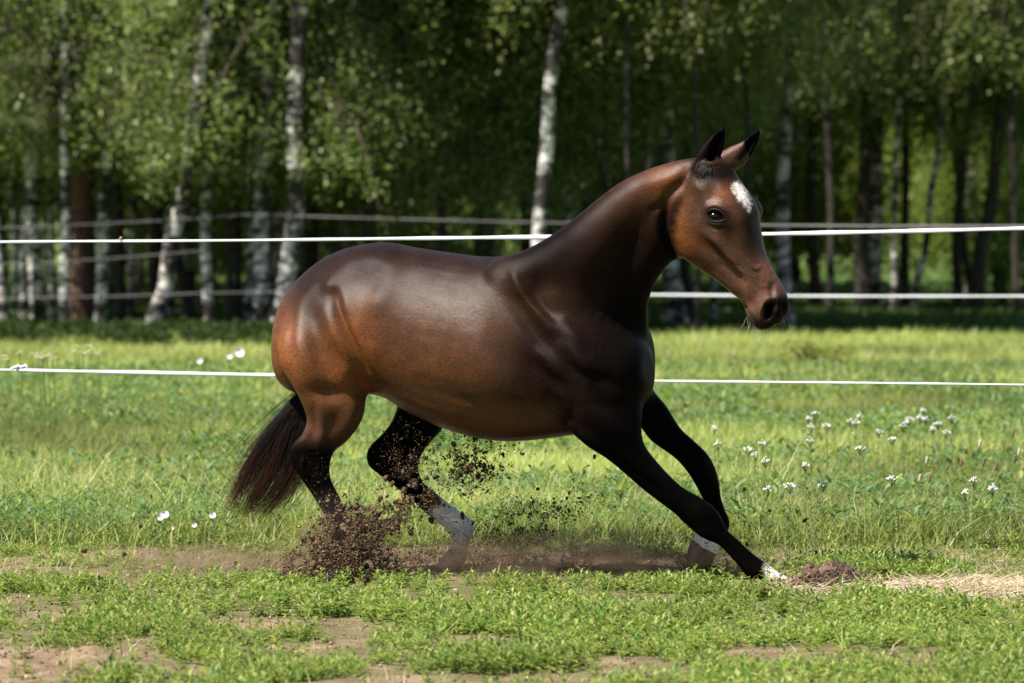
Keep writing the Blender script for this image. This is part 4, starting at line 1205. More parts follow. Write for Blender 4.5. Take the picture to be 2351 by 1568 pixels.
    # sunlit young trees beyond, seen low between the right hand trunks
    for k in range(16):
        x = 1.2 + k * .9 + rs.uniform(-.3, .3); y = 94 + rs.uniform(-3, 3)
        filler(x, y, 'L', rs.choice([2, 0]), rs.uniform(.75, 1.0), 'young sunlit tree beyond the wood, %s from the left' % ORD[k], 'young sunlit trees beyond the wood', cz=-.35)
    # far woodland closing the view
    A = Acc(); n = 120000
    x = rs.uniform(-26, 26, n); z = rs.uniform(0, 1, n) ** .8 * (15 + 2 * np.sin(x * .7)); y = 124 + rs.uniform(0, 9, n)
    d = unit(rs.normal(0, 1, (n, 3)))
    keep = ~((x > 9.0) & (z > 5.0) & (fbm(x, z, .9, 5, 3) > .52))
    x, y, z, d = x[keep], y[keep], z[keep], d[keep]; n = len(x)
    V, F, C_ = leaves(np.stack([x, y, z], 1), d, rs.uniform(.25, .5, n), rs.uniform(.16, .3, n), np.zeros(n), np.array(DL)[rs.choice(3, n)] * rs.uniform(.25, .8, (n, 1)) * np.where((x > 1.5) & (z < 7), 2.2, 1)[:, None])  # sunlit look at lower right painted as brighter leaf tint
    A.add(V, F, C_)
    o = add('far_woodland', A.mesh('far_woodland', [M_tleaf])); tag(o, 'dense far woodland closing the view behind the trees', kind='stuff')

    # saplings / bushes
    def bush(loc, r, h, n, cols, label, cat='bush', grp=None, lsz=.06):
        rs2 = np.random.default_rng(int(abs(loc[0] * 100)) + 5)
        A = Acc()
        for k in range(12):
            az = rs2.uniform(0, 6.28); q = np.array([[0, 0, 0], [math.cos(az) * r * .3, math.sin(az) * r * .3, h * .5], [math.cos(az) * r * .7, math.sin(az) * r * .7, h * .9]])
            A.add(*tube(q, [.015, .01, .004], 4), (.05, .04, .03), 1)
        c = rs2.normal(0, 1, (n, 3)); c = unit(c) * rs2.random((n, 1)) ** .45
        lob = 1 + .25 * np.sin(c[:, :1] * 5 + 1) * np.cos(c[:, 2:] * 4)
        p = c * lob * np.array([r, r, h * .55]) + np.array([0, 0, h * .52]); p[:, 2] = np.clip(p[:, 2], .03, None)
        V, F, C_ = leaves(p, unit(rs2.normal(0, 1, (n, 3))), rs2.uniform(.7, 1.3, n) * lsz, rs2.uniform(.5, .8, n) * lsz, np.zeros(n), np.array(cols)[rs2.choice(len(cols), n)] * rs2.uniform(.7, 1.3, (n, 1)))
        A.add(V, F, C_, 0)
        t = add('bush', A.mesh('bush', [M_tleaf, M_twig]), None, loc); tag(t, label, cat, grp)
    p_ = G(905, 700); bush((P(910, 540, 68).x, 68, 0), .9, 1.5, 5000, LIT, 'bright green bush showing above the horse back')
    bush((P(1030, 560, 69).x, 69, 0), .9, 1.25, 4000, BL, 'duller bush right of the bright one above the horse back')
    bush((P(2290, 560, 84).x, 83, 0), 1.0, 1.9, 6000, [(.13, .24, .04), (.10, .2, .035)], 'fresh green bush at the right edge of the wood')
    bush((P(1875, 790, 50).x, 50, 0), .35, .32, 1500, [(.17, .21, .03), (.20, .20, .04)], 'low yellowish bush alone in the sunlit meadow', lsz=.04)
# ================================================================== FENCE TAPES
M_tape, nt, b = new_mat('white_tape')
tc = N(nt, 'ShaderNodeTexCoord'); mp = N(nt, 'ShaderNodeMapping'); mp.inputs['Scale'].default_value = (.3, 1, 1)
nt.links.new(tc.outputs['Object'], mp.inputs[0]); wv = N(nt, 'ShaderNodeTexWave', bands_direction='Z'); wv.inputs['Scale'].default_value = 60
nt.links.new(mp.outputs[0], wv.inputs[0]); r = ramp(nt, wv.outputs[0], [(.2, (.42, .45, .48)), (.6, (.60, .61, .62))])
nt.links.new(r.outputs[0], b.inputs['Base Color']); b.inputs['Roughness'].default_value = .55
M_tapeg, nt, b = new_mat('shaded_tape'); b.inputs['Base Color'].default_value = (.13, .12, .12, 1); b.inputs['Roughness'].default_value = .7  # dim grey puts shade into the far tape colour
def tape(pts, label, mat, group, n=10, parent=None, name='fence_tape'):
    """pts rows (px, py, Y, width m)"""
    R = catmull(pts, n)
    c = np.array([np.array(P(r_[0], r_[1], r_[2])) for r_ in R]); w = R[:, 3] * (.88 + .12 * np.sin(R[:, 0] * .021 + 1.3 * np.sin(R[:, 0] * .0063)))
    th = .0008; up = np.stack([0 * w, .35 * w, w * .94], 1) / 2; f = np.array([0, th, 0])
    V = np.stack([c - up - f, c + up - f, c + up + f, c - up + f], 1).reshape(-1, 3); m = len(c)
    i = np.arange(m - 1)[:, None] * 4; j = np.arange(4)[None, :]; j2 = (j + 1) % 4
    F = np.stack([i + j, i + 4 + j, i + 4 + j2, i + j2], -1).reshape(-1, 4)
    F = np.vstack([F, [[3, 2, 1, 0], [4 * m - 4, 4 * m - 3, 4 * m - 2, 4 * m - 1]]])
    o = add(name, mesh_np(name, V, F, mat)); tag(o, label, 'fence tape', group); return o
gn, gf = 'white tapes of the near fence', 'tapes of the far fence'
tape([(-700, 566, 29, .012), (0, 555.5, 27.4, .014), (480, 552.5, 26.6, .014), (900, 548, 26, .018), (1270, 544, 25.5, .023), (1600, 540, 25.1, .023), (1780, 537, 24.9, .023), (2100, 530.5, 24.5, .022), (2351, 524.5, 24.2, .021), (3100, 508, 23.6, .020)],
     'bright white tape stretched just above the horse back', M_tape, gn)
tp = tape([(-700, 835, 29, .016), (0, 849, 27.2, .012), (42, 849.5, 27.1, .012), (90, 851, 27.05, .018), (350, 856, 26.8, .021), (660, 862, 26.4, .023), (1100, 869, 26, .018), (1500, 874.5, 25.8, .012), (1800, 877.5, 25.5, .013), (2100, 880.5, 25.3, .012), (2351, 883.5, 25.1, .009), (3100, 895, 24.6, .012)],
     'lower white tape stretched behind the horse belly', M_tape, gn)
A = Acc()
kp = np.array(P(40, 847, 27.1))
for a_, b_ in (((-.03, .0), (.01, .008)), ((-.012, .006), (.022, .006)), ((.005, .002), (.04, .012)), ((.025, .01), (.05, -.004))):
    q = np.array([kp + [a_[0], -.004, a_[1]], kp + [(a_[0] + b_[0]) / 2, -.012, a_[1] + .008], kp + [b_[0], -.004, b_[1]]])
    A.add(*tube(q, [.006, .009, .006], 6))
A.add(*tube(np.array([kp + [0, 0, 0], kp + [.02, 0, -.025], kp + [.012, 0, -.05]]), [.0012] * 3, 4))
k_ = add('knot', A.mesh('knot', M_tape, True), tp)
tape([(-300, 540, 63.2, .011), (0, 524, 63.1, .011), (300, 510, 63, .011), (474, 500, 63, .013), (580, 492, 63, .015), (720, 497, 62.8, .015), (1000, 505, 62.5, .015), (1330, 513, 62, .013)], 'top grey tape tied along the left birch trunks', M_tapeg, gf)
tape([(-300, 618, 63.4, .011), (0, 606, 63.3, .011), (240, 594, 63.1, .011), (472, 575, 63, .011)], 'middle grey tape ending at the slim white birch', M_tapeg, gf)
tape([(-300, 694, 63.4, .011), (0, 686, 63.3, .013), (300, 679, 63.1, .013), (474, 673, 63, .015), (700, 669, 63, .013)], 'lowest grey tape along the left birch trunks', M_tapeg, gf)
tape([(1300, 513, 50, .02), (1750, 517, 48, .02), (2118, 519, 46, .02), (2900, 520, 43, .03)], 'upper far tape right of the horse face', M_tapeg, gf)
tape([(1300, 676, 50, .02), (1500, 677, 49, .023), (1900, 680, 47, .023), (2351, 680, 45, .021), (2900, 680, 43, .03)], 'pale far tape passing behind the horse muzzle', M_tape, gf)

# ================================================================== FLOWERS
M_stem = leaf_mat('flower_stem', .2, .6, .2)
M_pet = tint_mat('petal', .6, .2)
def yarrow_meshes(seed):
    rs = np.random.default_rng(seed); A = Acc(); B = Acc(); h = .42
    q = np.array([[0, 0, 0], [.01, .0, h * .5], [0, 0, h - .02]]); A.add(*tube(q, [.0022, .002, .0015], 5), (.12, .17, .05))
    for k in range(8):
        a = rs.uniform(0, 6.28); z0 = rs.uniform(.05, .3); d = np.array([[math.cos(a), math.sin(a), .5]]); d /= np.linalg.norm(d)
        V, F, C_ = leaves(np.array([[0, 0, z0]]), d, np.array([.06]), np.array([.012]), np.array([.1]), np.array([[.12, .19, .06]])); A.add(V, F, C_)
    for k in range(17):
        r = rs.random() ** .5 * .028; a = rs.uniform(0, 6.28); c = np.array([r * math.cos(a), r * math.sin(a), h + .006 - r * .35 + rs.normal(0, .004)])
        A.add(*tube(np.array([[0, 0, h - .04], c]), [.0009, .0007], 3), (.12, .17, .05))
        n = 7; an = np.linspace(0, 2 * math.pi, n, endpoint=False) + rs.uniform(0, 1); rr = rs.uniform(.004, .008)
        ring = c + np.stack([np.cos(an) * rr, np.sin(an) * rr, 0 * an + rs.uniform(-.002, .002, n)], 1)
        B.add(np.vstack([ring, c + [0, 0, .005], c - [0, 0, .006]]), np.array([[i, (i + 1) % n, n] for i in range(n)] + [[(i + 1) % n, i, n + 1] for i in range(n)]), (.60, .59, .56))
    return A.mesh('stem', M_stem), B.mesh('flower_head', M_pet)
YM = [yarrow_meshes(s) for s in (1, 2, 3)]
yl = [(470, 690), (385, 725), (428, 760), (490, 795), (800, 505), (757, 537), (770, 588), (868, 580), (1015, 552), (1050, 560), (1075, 720), (735, 823), (765, 672), (640, 948), (505, 970), (845, 940),
      (1270, 905), (1460, 487), (1340, 583), (1380, 540), (1480, 540), (1445, 528), (1555, 568), (1520, 600), (1640, 532), (1605, 620), (1775, 915), (1890, 963), (1275, 662), (175, 595), (200, 692), (1190, 615), (1725, 990), (1070, 520), (1360, 560)]
YC = ['among those nearest the forelegs', 'in the far group left of the middle', 'in the far group near the right edge', 'in the nearer grass on the right']
yc_ = [0 if x < 560 else (3 if y > 650 else (1 if x < 1150 else 2)) for x, y in yl]
yrank = [(c_, sorted([yl[j][0] for j in range(len(yl)) if yc_[j] == c_]).index(yl[i][0])) for i, c_ in enumerate(yc_)]
for k, (cx, cy) in enumerate(yl):
    px_, py_ = 1575.1 + cx * .37212, 758.4 + cy * .37212
    g = G(px_, py_, .40)
    t = empty('yarrow_plant', (g.x, g.y, 0)); tag(t, 'white yarrow head, %s from the left %s' % (ORD[yrank[k][1]], YC[yrank[k][0]]), 'flower', 'yarrow flowers right of the horse'); t.rotation_euler = (0, 0, k * 1.1)
    s = .95 + .12 * math.sin(k * 2.1); t.scale = (s * .8, s * .8, .4 / .425)
    for me_, nm in zip(YM[k % 3], ('stem', 'flower_head')): add(nm, me_, t)
# white trumpet flowers low in the grass on the left, blurred ones at the trees
def daisy(px_, py_, z, r, label, col=(.88, .87, .86)):
    g = G(px_, py_, z)
    t = empty('white_flower', (g.x, g.y, 0)); tag(t, label, 'flower', 'white flowers left of the horse')
    A = Acc(); A.add(*tube(np.array([[0, 0, 0], [.008, .004, z * .6], [0, 0, z]]), [.002, .0018, .0015], 5), (.12, .17, .05)); add('stem', A.mesh('stem', M_stem), t)
    A = Acc(); n = 10
    for k in range(5):
        an = np.linspace(0, 1, 4) * 1.25 + k * 1.2566; ring = np.stack([np.cos(an) * r, -.35 * r + 0 * an, np.sin(an) * r * .9], 1) * np.array([1, 1, 1]) + [0, 0, z]
        V = np.vstack([[[0, 0, z - .0]], ring, ring * [1, 1, 1] + [0, .003, 0], [[0, .003, z]]])
        A.add(V, np.array([[0, 1, 2], [0, 2, 3], [0, 3, 4], [9, 6, 5], [9, 7, 6], [9, 8, 7]]), col)
    add('petals', A.mesh('petals', M_pet), t)
for px_, py_, z, r, lb in [(378, 1180, .16, .020, 'largest white flower low in the grass left of the tail'), (368, 1188, .14, .014, 'small white flower touching the largest one left of the tail'), (488, 1182, .15, .016, 'white flower nearest left of the tail tip'),
                           (446, 1205, .10, .012, 'white flower between the largest one and the tail tip'), (397, 1212, .08, .010, 'lowest small white flower left of the tail'), (550, 808, .5, .035, 'white flower high in the grass near the horse rump'),
                           (527, 817, .45, .022, 'small white flower beside the one near the rump'), (458, 828, .4, .022, 'pale flower below the slim white birch'), (578, 1206, .08, .008, 'tiny pinkish flower below the tail tip')]:
    daisy(px_, py_, z, r, lb)
for k in range(16):
    px_ = [12, 18, 45, 72, 88, 96, 108, 172, 178, 190, 205, 212, 220, 226, 97, 120][k]; py_ = [820, 826, 812, 815, 818, 822, 817, 808, 798, 812, 795, 802, 810, 815, 812, 824][k]
    g = G(px_, py_, .6); A = Acc()
    A.add(*tube(np.array([[0, 0, 0], [.02, 0, .3], [0, 0, .6]]), [.004, .003, .003], 4), (.12, .17, .05))
    t = empty('umbel_flower', (g.x, g.y, 0)); tag(t, 'pale umbel flower at the foot of the left birches, %s in its row' % ORD[k], 'flower', 'pale flowers at the foot of the birches')
    add('stem', A.mesh('stem', M_stem), t); B = Acc()
    for q in range(9):
        c = np.array([rng.normal(0, .016), rng.normal(0, .016), .6 + rng.uniform(-.01, .01)]); an = np.linspace(0, 6.28, 6, endpoint=False)
        B.add(np.vstack([c + np.stack([np.cos(an) * .007, np.sin(an) * .007, 0 * an], 1), c + [0, 0, .01], c - [0, 0, .008]]), np.array([[i, (i + 1) % 6, 6] for i in range(6)] + [[(i + 1) % 6, i, 7] for i in range(6)]), (.38, .40, .20))
    add('flower_head', B.mesh('flower_head', M_pet), t)
# plantain seed heads
pl = [(1812, 712, 300), (1835, 825, 230), (2018, 645, 330), (2052, 765, 260), (2027, 803, 250), (1912, 850, 200), (1483, 815, 200), (1697, 830, 220), (1500, 928, 170), (1440, 925, 190)]
for k, (cx, cy, hp) in enumerate(pl):
    px_, py_ = 1575.1 + cx * .37212, 758.4 + cy * .37212
    Y = 26.2 + .25 * (k % 4); hd = P(px_, py_, Y); h = hd.z
    t = empty('plantain_stalk', (hd.x, Y, 0)); tag(t, 'thin plantain stalk near the right edge, %s from the left' % ORD[sorted(q_[0] for q_ in pl).index(cx)], 'seed stalk', 'plantain stalks near the right edge')
    lean = rng.uniform(-.05, .05)
    A = Acc(); A.add(*tube(np.array([[lean, 0, 0], [lean * .4, 0, h * .5], [0, 0, h]]), [.0016, .0014, .0012], 5), (.20, .24, .10)); add('stem', A.mesh('stem', M_stem), t)
    A = Acc(); q = catmull(np.array([[0, 0, h - .012], [0, 0, h], [.003, 0, h + .02], [.004, 0, h + .032]]), 5); s_ = np.linspace(0, 1, len(q))
    A.add(*tube(q, .0065 * np.sin(np.clip(s_, .04, .97) * math.pi) ** .6 * (1 + .15 * np.sin(s_ * 60)), 9), (.16, .10, .065) if k % 3 else (.42, .36, .28)); add('seed_head', A.mesh('seed_head', M_pet), t)

# ================================================================== FLYING DIRT
M_dirt = tint_mat('dirt', .95, .1, 120, .9, .006)
def clod_mesh(seed):
    rs = np.random.default_rng(seed); bm = bmesh.new(); bmesh.ops.create_icosphere(bm, subdivisions=3, radius=1)
    V = np.array([v.co[:] for v in bm.verts]); F = np.array([[v.index for v in f.verts] for f in bm.faces]); bm.free()
    r = np.ones(len(V))
    for k in range(26):
        d = rs.normal(0, 1, 3); d /= np.linalg.norm(d); r += rs.normal(0, .16) * np.exp(-(1 - V @ d) / rs.uniform(.02, .35))
    r += rs.normal(0, .11, len(V))
    V = V * r[:, None] * rs.uniform(.4, 1.2, 3) + .12 * np.sin(V[:, [1, 2, 0]] * 7 + seed)
    c = np.array([.105, .070, .042]) * rs.uniform(.4, 2.2) * (1 + rs.normal(0, .15, (len(V), 1)))
    return mesh_np('dirt_clod', V, F, M_dirt, False, np.clip(c, .01, .4))
CM = [clod_mesh(s) for s in range(14)]
def clod(px_, py_, Y, r, label, group, onground=False):
    c = P(px_, py_, Y)
    o = add('dirt_clod', CM[rng.integers(0, 14)], None, c); o.scale = (r, r, r * rng.uniform(.6, 1)); o.rotation_euler = tuple(rng.uniform(0, 6.28, 3)); tag(o, label, 'dirt clod', group)
# (count, x mean, y mean, x spread, y spread, slope, Y, size range px)
for (n, cx, cy, sx_, sy_, sl, Y, r0, r1, lb, gp) in [
    (108, 788, 1258, 52, 50, -.3, 23.2, 3, 13, 'brown dirt clod in the plume bursting from the near hind hoof', 'dirt clods at the near hind hoof'),
    (45, 885, 1180, 50, 34, -.5, 23.25, 3, 13, 'brown dirt clod flying between the hind legs', 'dirt clods between the hind legs'),
    (56, 1085, 1062, 50, 42, 0, 23.3, 3, 8, 'dark dirt clod flying under the horse belly', 'dirt clods under the belly'),
    (18, 950, 1120, 34, 45, .8, 23.3, 3, 10, 'dirt crumb flying across the far hind leg', 'dirt crumbs over the far hind leg'),
    (26, 1230, 1185, 80, 45, -.55, 23.4, 2, 5, 'dark dirt clod trailing behind the far hind hoof', 'dirt clods trailing at mid belly'),
    (20, 1800, 1215, 150, 60, 0, 23.5, 1.8, 5, 'small dirt clod flying right of the forelegs', 'dirt clods right of the forelegs'),
    (9, 1400, 1260, 150, 50, 0, 23.4, 2, 5, 'dirt clod flying between belly shadow and forelegs', 'dirt clods behind the forelegs')]:
    for k in range(n):
        a = rng.normal(0, 1); bb = rng.normal(0, 1)
        x = cx + sx_ * a; y = cy + sy_ * bb + sl * sx_ * a * .8
        y = min(y, 1338); 
        rr_ = (r0 + (r1 - r0) * rng.random() ** 2.6) / FPX * Y
        clod(x, y, Y + rng.normal(0, .09), rr_, lb, gp)
for (x, y, r_, lb) in [(193, 1264, 9, 'lone dark dirt clod flying at the far left'), (286, 1272, 5, 'small dirt clod right of the lone one at the far left'), (322, 1208, 9, 'dirt clod in the grass left of the tail tip'), (563, 1306, 5, 'small clod on the dirt left of the hind hoof plume'),
                       (540, 1293, 4.5, 'small clod above the dirt left of the plume'), (1847, 1195, 8, 'reddish dirt clod hanging in the air right of the knees'), (1008, 1520, 8, 'reddish clod lying in the front leaves'), (1365, 1048, 6, 'dark clod flying between belly and foreleg')]:
    clod(x, y, 23.4 if y < 1400 else G(x, y).y - .02, r_ / FPX * 23.4, lb, None)
# clinging clods on the far hind cannon
for (x, y, r_, lb) in [(1002, 1150, 11, 'brown clod clinging above the white far hind sock'), (1062, 1183, 9, 'clod stuck on the fetlock of the far hind leg'), (990, 1195, 8, 'clod stuck behind the far hind sock')]:
    clod(x, y, FB - .045, r_ / FPX * FB, lb, None)

# fine spray: thousands of grains nobody could count
def spray(name, label, groups, seed):
    rs = np.random.default_rng(seed); PX, PY, YY, R, CC = [], [], [], [], []
    for (n, cx, cy, sx_, sy_, sl, Y, r0, r1, col) in groups:
        a = rs.normal(0, 1, n); b_ = rs.normal(0, 1, n)
        x = cx + sx_ * a; y = cy + sy_ * b_ + sl * sx_ * a
        kk = (fbm(x, y, 30, seed + 3, 5) + rs.normal(0, .05, n)) > .45
        x, y = x[kk], y[kk]; m = len(x)
        y = np.where(y > 1342, 1342 - np.abs(y - 1342), y)
        PX.append(x); PY.append(y); YY.append(Y + rs.normal(0, .13, m)); R.append(r0 + (r1 - r0) * rs.random(m) ** 6); CC.append(np.array(col) * rs.uniform(.5, 1.6, (m, 1)))
    x, y, Y, r, c = map(np.concatenate, (PX, PY, YY, R, CC)); n = len(x)
    bq = (784.0 - y) / FPX; dy = CP + bq * SP; dz = -SP + bq * CP; k = Y / dy
    C0 = np.stack([(x - 1175.5) / FPX * k, Y, CAM_H + dz * k], 1)
    ok = C0[:, 2] > .004; C0, r, c = C0[ok], r[ok], c[ok]; n = len(C0)
    T = np.array([[1, 1, 1], [1, -1, -1], [-1, 1, -1], [-1, -1, 1]]) * .7
    V = (C0[:, None, :] + (T[None] + rs.normal(0, .35, (n, 4, 3))) * r[:, None, None] * np.where(rs.random((n, 1, 1)) < .15, 1.8, 1)).reshape(-1, 3)
    o_ = (np.arange(n) * 4)[:, None]
    F = np.vstack([o_ + [0, 1, 2], o_ + [0, 3, 1], o_ + [0, 2, 3], o_ + [1, 3, 2]])
    o = add(name, mesh_np(name, V, F, M_dirt, False, np.repeat(c, 4, 0))); tag(o, label, 'flying soil' if 0 else None, kind='stuff')
D1, D2, D3 = (.10, .066, .04), (.05, .035, .025), (.25, .19, .12)
spray('dirt_spray', 'fine brown soil grains thrown up by the hooves', [
    (15000, 775, 1300, 64, 22, 0, 23.2, .0007, .007, D1), (9000, 790, 1236, 36, 40, -.2, 23.2, .0007, .007, D1), (8000, 870, 1190, 70, 28, -.55, 23.22, .0007, .006, D1), (3000, 780, 1250, 60, 50, 0, 23.15, .0008, .003, D3), (6000, 750, 1325, 60, 16, 0, 23.15, .0015, .007, D1), (2500, 775, 1240, 36, 50, 0, 23.15, .001, .003, D3),
    (5000, 880, 1185, 50, 34, -.4, 23.25, .001, .005, D1), (3800, 950, 1110, 36, 60, .5, 23.35, .0008, .0035, D1), (1200, 950, 1080, 40, 60, .5, 23.30, .0008, .002, D3),
    (9000, 1075, 1058, 46, 34, 0, 23.35, .0009, .0045, D2), (14000, 1200, 1200, 85, 34, -.42, 23.5, .0008, .0035, D2), (42000, 1180, 1285, 210, 26, 0, 23.5, .0006, .0026, D1),
    (18000, 1500, 1285, 160, 26, 0, 23.5, .0006, .002, D1), (10000, 560, 1300, 190, 22, 0, 23.3, .0006, .0018, D3), (1600, 1560, 1270, 40, 30, 0, 23.35, .001, .003, D2), (700, 1850, 1230, 140, 55, 0, 23.5, .001, .003, D2),
    (900, 760, 1150, 26, 60, .5, 23.2, .0006, .0016, D3)], 5)

# dust hanging low over the strip
def dust(cx, cy, Y, rx, ry, rz, dens, label, col=(.34, .24, .15)):
    c = P(cx, cy, Y)
    m = bpy.data.materials.new('dust'); m.use_nodes = True; nt = m.node_tree
    for n in list(nt.nodes): nt.nodes.remove(n)
    out = nt.nodes.new('ShaderNodeOutputMaterial'); pv = nt.nodes.new('ShaderNodeVolumePrincipled'); pv.inputs['Color'].default_value = (*col, 1)
    tc = nt.nodes.new('ShaderNodeTexCoord'); ln_ = nt.nodes.new('ShaderNodeVectorMath'); ln_.operation = 'LENGTH'; nt.links.new(tc.outputs['Object'], ln_.inputs[0])
    mr = nt.nodes.new('ShaderNodeMapRange'); mr.inputs[1].default_value = 1.0; mr.inputs[2].default_value = .15; mr.inputs[3].default_value = 0; mr.inputs[4].default_value = 1; nt.links.new(ln_.outputs['Value'], mr.inputs[0])
    ns = noise(nt, 3.2, 4, .6, tc.outputs['Object']); m2 = nt.nodes.new('ShaderNodeMapRange'); m2.inputs[1].default_value = .38; m2.inputs[2].default_value = .65; nt.links.new(ns.outputs[0], m2.inputs[0])
    a = nt.nodes.new('ShaderNodeMath'); a.operation = 'MULTIPLY'; nt.links.new(mr.outputs[0], a.inputs[0]); nt.links.new(m2.outputs[0], a.inputs[1])
    b2 = nt.nodes.new('ShaderNodeMath'); b2.operation = 'MULTIPLY'; nt.links.new(a.outputs[0], b2.inputs[0]); b2.inputs[1].default_value = dens
    nt.links.new(b2.outputs[0], pv.inputs['Density']); nt.links.new(pv.outputs[0], out.inputs['Volume'])
    bm = bmesh.new(); bmesh.ops.create_icosphere(bm, subdivisions=3, radius=1); me = bpy.data.meshes.new('dust_cloud'); bm.to_mesh(me); bm.free(); me.materials.append(m)
    o = add('dust_cloud', me, None, c); o.scale = (rx, ry, rz); tag(o, label, kind='stuff')
dust(1350, 1285, 23.5, .95, .5, .17, 8.0, 'low brown dust behind the hooves under the belly')
dust(800, 1270, 23.35, .32, .3, .2, 5.0, 'brown dust round the near hind hoof')
dust(560, 1300, 23.4, .85, .4, .12, 5.0, 'thin pale dust drifting left of the hind hoof')

# ================================================================== TORN TURF, STRAW
M_straw = tint_mat('straw', .7, .3)
def straws(n, cx, cy, rx, ry, z1, L0, L1, rs, cols):
    A = Acc()
    a = rs.normal(0, 1, n); b_ = rs.normal(0, 1, n); x = cx + rx * a; y = cy + ry * b_; z = hfun(x, y) + rs.random(n) * z1 * np.exp(-(a * a + b_ * b_) / 2)
    az = rs.uniform(0, 6.28, n); el = rs.normal(0, .25, n); L = rs.uniform(L0, L1, n)
    for k in range(n):
        d = np.array([math.cos(az[k]) * math.cos(el[k]), math.sin(az[k]) * math.cos(el[k]), abs(math.sin(el[k]))]) * L[k]; p0 = np.array([x[k], y[k], z[k] + .004])
        A.add(*tube(np.array([p0, p0 + d * .5 + [0, 0, .004], p0 + d]), [.0013, .0013, .0009], 3), np.array(cols[rs.integers(0, len(cols))]) * rs.uniform(.7, 1.2))
    return A
rs = np.random.default_rng(3)
g1 = G(2230, 1362); A = straws(2600, g1.x, g1.y, .34, .40, .03, .03, .13, rs, [(.52, .42, .27), (.40, .31, .20), (.62, .53, .38)])
o = add('straw_litter', A.mesh('straw_litter', M_straw)); tag(o, 'pale straw litter on bare soil at the right edge', kind='stuff')
A = straws(900, G(2120, 1330).x, 23.9, .5, .5, .01, .02, .09, rs, [(.42, .34, .22), (.30, .22, .14)])
o = add('straw_litter', A.mesh('straw_litter', M_straw)); tag(o, 'thin scattered straw on the dirt strip', kind='stuff')
# heap of torn turf in front of the leading hoof
g2 = G(1897, 1348)
t = empty('turf_clump', (g2.x, g2.y, 0)); tag(t, 'heap of torn brown turf pushed up by the leading hoof', 'turf clump')
n_ = 46; u_ = np.linspace(-1, 1, n_); UX, UY = np.meshgrid(u_, u_); UX, UY = UX.ravel(), UY.ravel(); rr_ = np.hypot(UX, UY)
hz = np.clip(1 - rr_ ** 2, 0, 1) ** .6 * (.030 + .055 * sstep(UX, -.7, .2)) * (.1 + 1.9 * fbm(UX + 5, UY + 5, .42, 3, 5)) + rs.normal(0, .006, len(UX)) - .01
i = np.arange(n_ - 1)[:, None] * n_; j = np.arange(n_ - 1)[None, :]
F = np.stack([i + j, i + j + 1, i + n_ + j + 1, i + n_ + j], -1).reshape(-1, 4)
cc = np.array([.10, .062, .042]) * (.6 + .9 * fbm(UX, UY, .2, 8, 3))[:, None]
def crumbly(rx, ry, hmax, n, seed, core):
    r2 = np.random.default_rng(seed); A = Acc(); A.add(*core)
    A.C.append(np.tile([[.05, .034, .026]], (len(core[0]), 1)))
    for k in range(n):
        a = r2.normal(0, .42); b_ = r2.normal(0, .42)
        if a * a + b_ * b_ > 1.3: continue
        me_ = CM[r2.integers(0, 14)]; V = np.empty(len(me_.vertices) * 3); me_.vertices.foreach_get('co', V); V = V.reshape(-1, 3)
        F_ = np.array([p.vertices[:] for p in me_.polygons]); s_ = r2.uniform(.006, .026) * (1.2 - .5 * abs(a))
        ang = r2.uniform(0, 6.28); R_ = np.array([[math.cos(ang), -math.sin(ang), 0], [math.sin(ang), math.cos(ang), 0], [0, 0, 1]])
        z = max(0, 1 - a * a - b_ * b_) ** .6 * hmax * r2.uniform(.5, 1.0)
        A.add((V @ R_.T) * s_ + [a * rx, b_ * ry, z], F_, np.array([.085, .055, .038]) * r2.uniform(.4, 2.0) * (1 + r2.normal(0, .12, (len(V), 1))))
    return A
core = (np.stack([UX * .17, UY * .18, hz * .8], 1), F)
add('soil', crumbly(.16, .15, .075, 170, 4, core).mesh('soil', M_dirt), t)
A = Acc()
for k in range(1500):
    a = rs.uniform(-1, 1); b_ = rs.uniform(-1, 1)
    if a * a + b_ * b_ > 1: continue
    z0 = max(0, (1 - a * a - b_ * b_)) ** .5 * (.03 + .045 * sstep(a, -.6, .3)); L = rs.uniform(.01, .045) if rs.random() < .92 else rs.uniform(.06, .10); az = rs.uniform(0, 6.28); el = rs.uniform(-.2, 1.1)
    p0 = np.array([a * .17, b_ * .18, z0]); d = np.array([math.cos(az) * math.cos(el), math.sin(az) * math.cos(el), math.sin(el)]) * L
    c = [(.03, .022, .020), (.06, .042, .032), (.20, .14, .09), (.42, .34, .23)][rs.integers(0, 4)]
    A.add(*tube(np.array([p0, p0 + d * .5, p0 + d]), [.0011, .0010, .0005], 3), c)
add('roots', A.mesh('roots', M_straw), t)
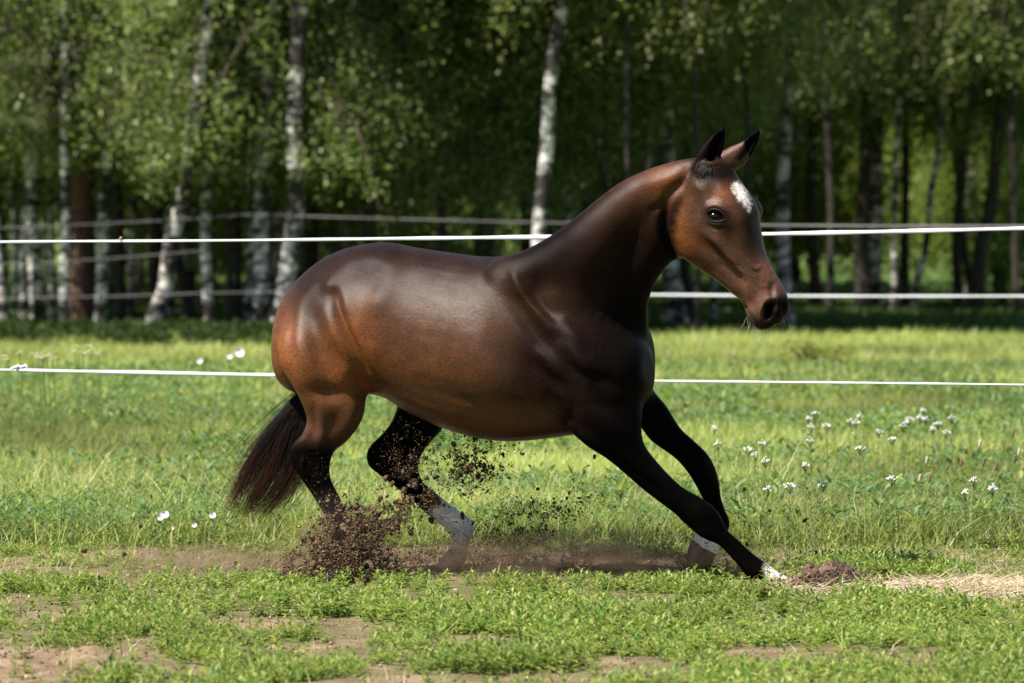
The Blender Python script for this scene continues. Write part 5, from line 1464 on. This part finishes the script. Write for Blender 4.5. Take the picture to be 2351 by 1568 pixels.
# heap of loose soil at the near hind hoof
g3 = P(770, 1338, 23.22)
t = empty('soil_heap', (g3.x, 23.25, 0)); tag(t, 'loose heap of dark crumbly soil round the near hind hoof', 'soil heap')
hz = np.clip(1 - rr_ ** 2, 0, 1) * .075 * (.3 + 1.3 * fbm(UX + 9, UY + 3, .4, 13, 4)) + rs.normal(0, .005, len(UX)) - .012
add('soil', crumbly(.24, .2, .06, 240, 14, (np.stack([UX * .26, UY * .24, hz], 1), F)).mesh('soil', M_dirt), t)

# pale log and stump far off under the neck
M_log, nt, b = new_mat('pale_log'); b.inputs['Base Color'].default_value = (.52, .42, .33, 1); b.inputs['Roughness'].default_value = .9
a_ = P(1602, 748, 74); b_ = P(1705, 747, 74)
def rounded_log(a_, b_, r, label, name='fallen_log'):
    q = catmull(np.array([np.array(a_), (np.array(a_) + np.array(b_)) / 2 + [0, 0, .02], np.array(b_)]), 8); s_ = np.linspace(0, 1, len(q))
    V, F = tube(q, r * (1 - .15 * s_) * np.where((s_ < .02) | (s_ > .98), .6, 1), 12)
    V = np.vstack([V, q[0], q[-1]]); n = len(V); F3 = [[(i + 1) % 12, i, n - 2] for i in range(12)] + [[n - 14 + i, n - 14 + (i + 1) % 12, n - 1] for i in range(12)]
    o = add(name, mesh_np(name, V - np.array(a_), [np.array(F3), F], M_log, True), None, a_); tag(o, label, 'log', None)
rounded_log(a_, b_, .055, 'pale fallen log lying on the grass under the horse jaw')
rounded_log(P(1522, 742, 72), P(1545, 741, 72), .10, 'short pale log end left of the fallen log')
rounded_log(G(1936, 809) + Vector((0, 0, -.02)), G(1936, 809) + Vector((0, 0, .12)), .016, 'tiny pale peg standing in the sunlit meadow', 'wooden_peg')
# wasp on the tape
wp = P(276, 549, 26.9)
t = empty('wasp', wp); tag(t, 'small yellowish wasp clinging to the upper white tape', 'insect')
m_w, nt, b = new_mat('wasp_body'); b.inputs['Base Color'].default_value = (.30, .16, .03, 1)
add('insect_body', ball((0, 0, 0), .006, m_w, (1.3, .8, .8), 12), t)
m_w2, nt, b = new_mat('wasp_wing'); b.inputs['Base Color'].default_value = (.45, .35, .25, 1)
for s_ in (-1, 1): add('wing', ball((.004, .004 * s_, .008), .006, m_w2, (1.2, .25, .5), 10), t)
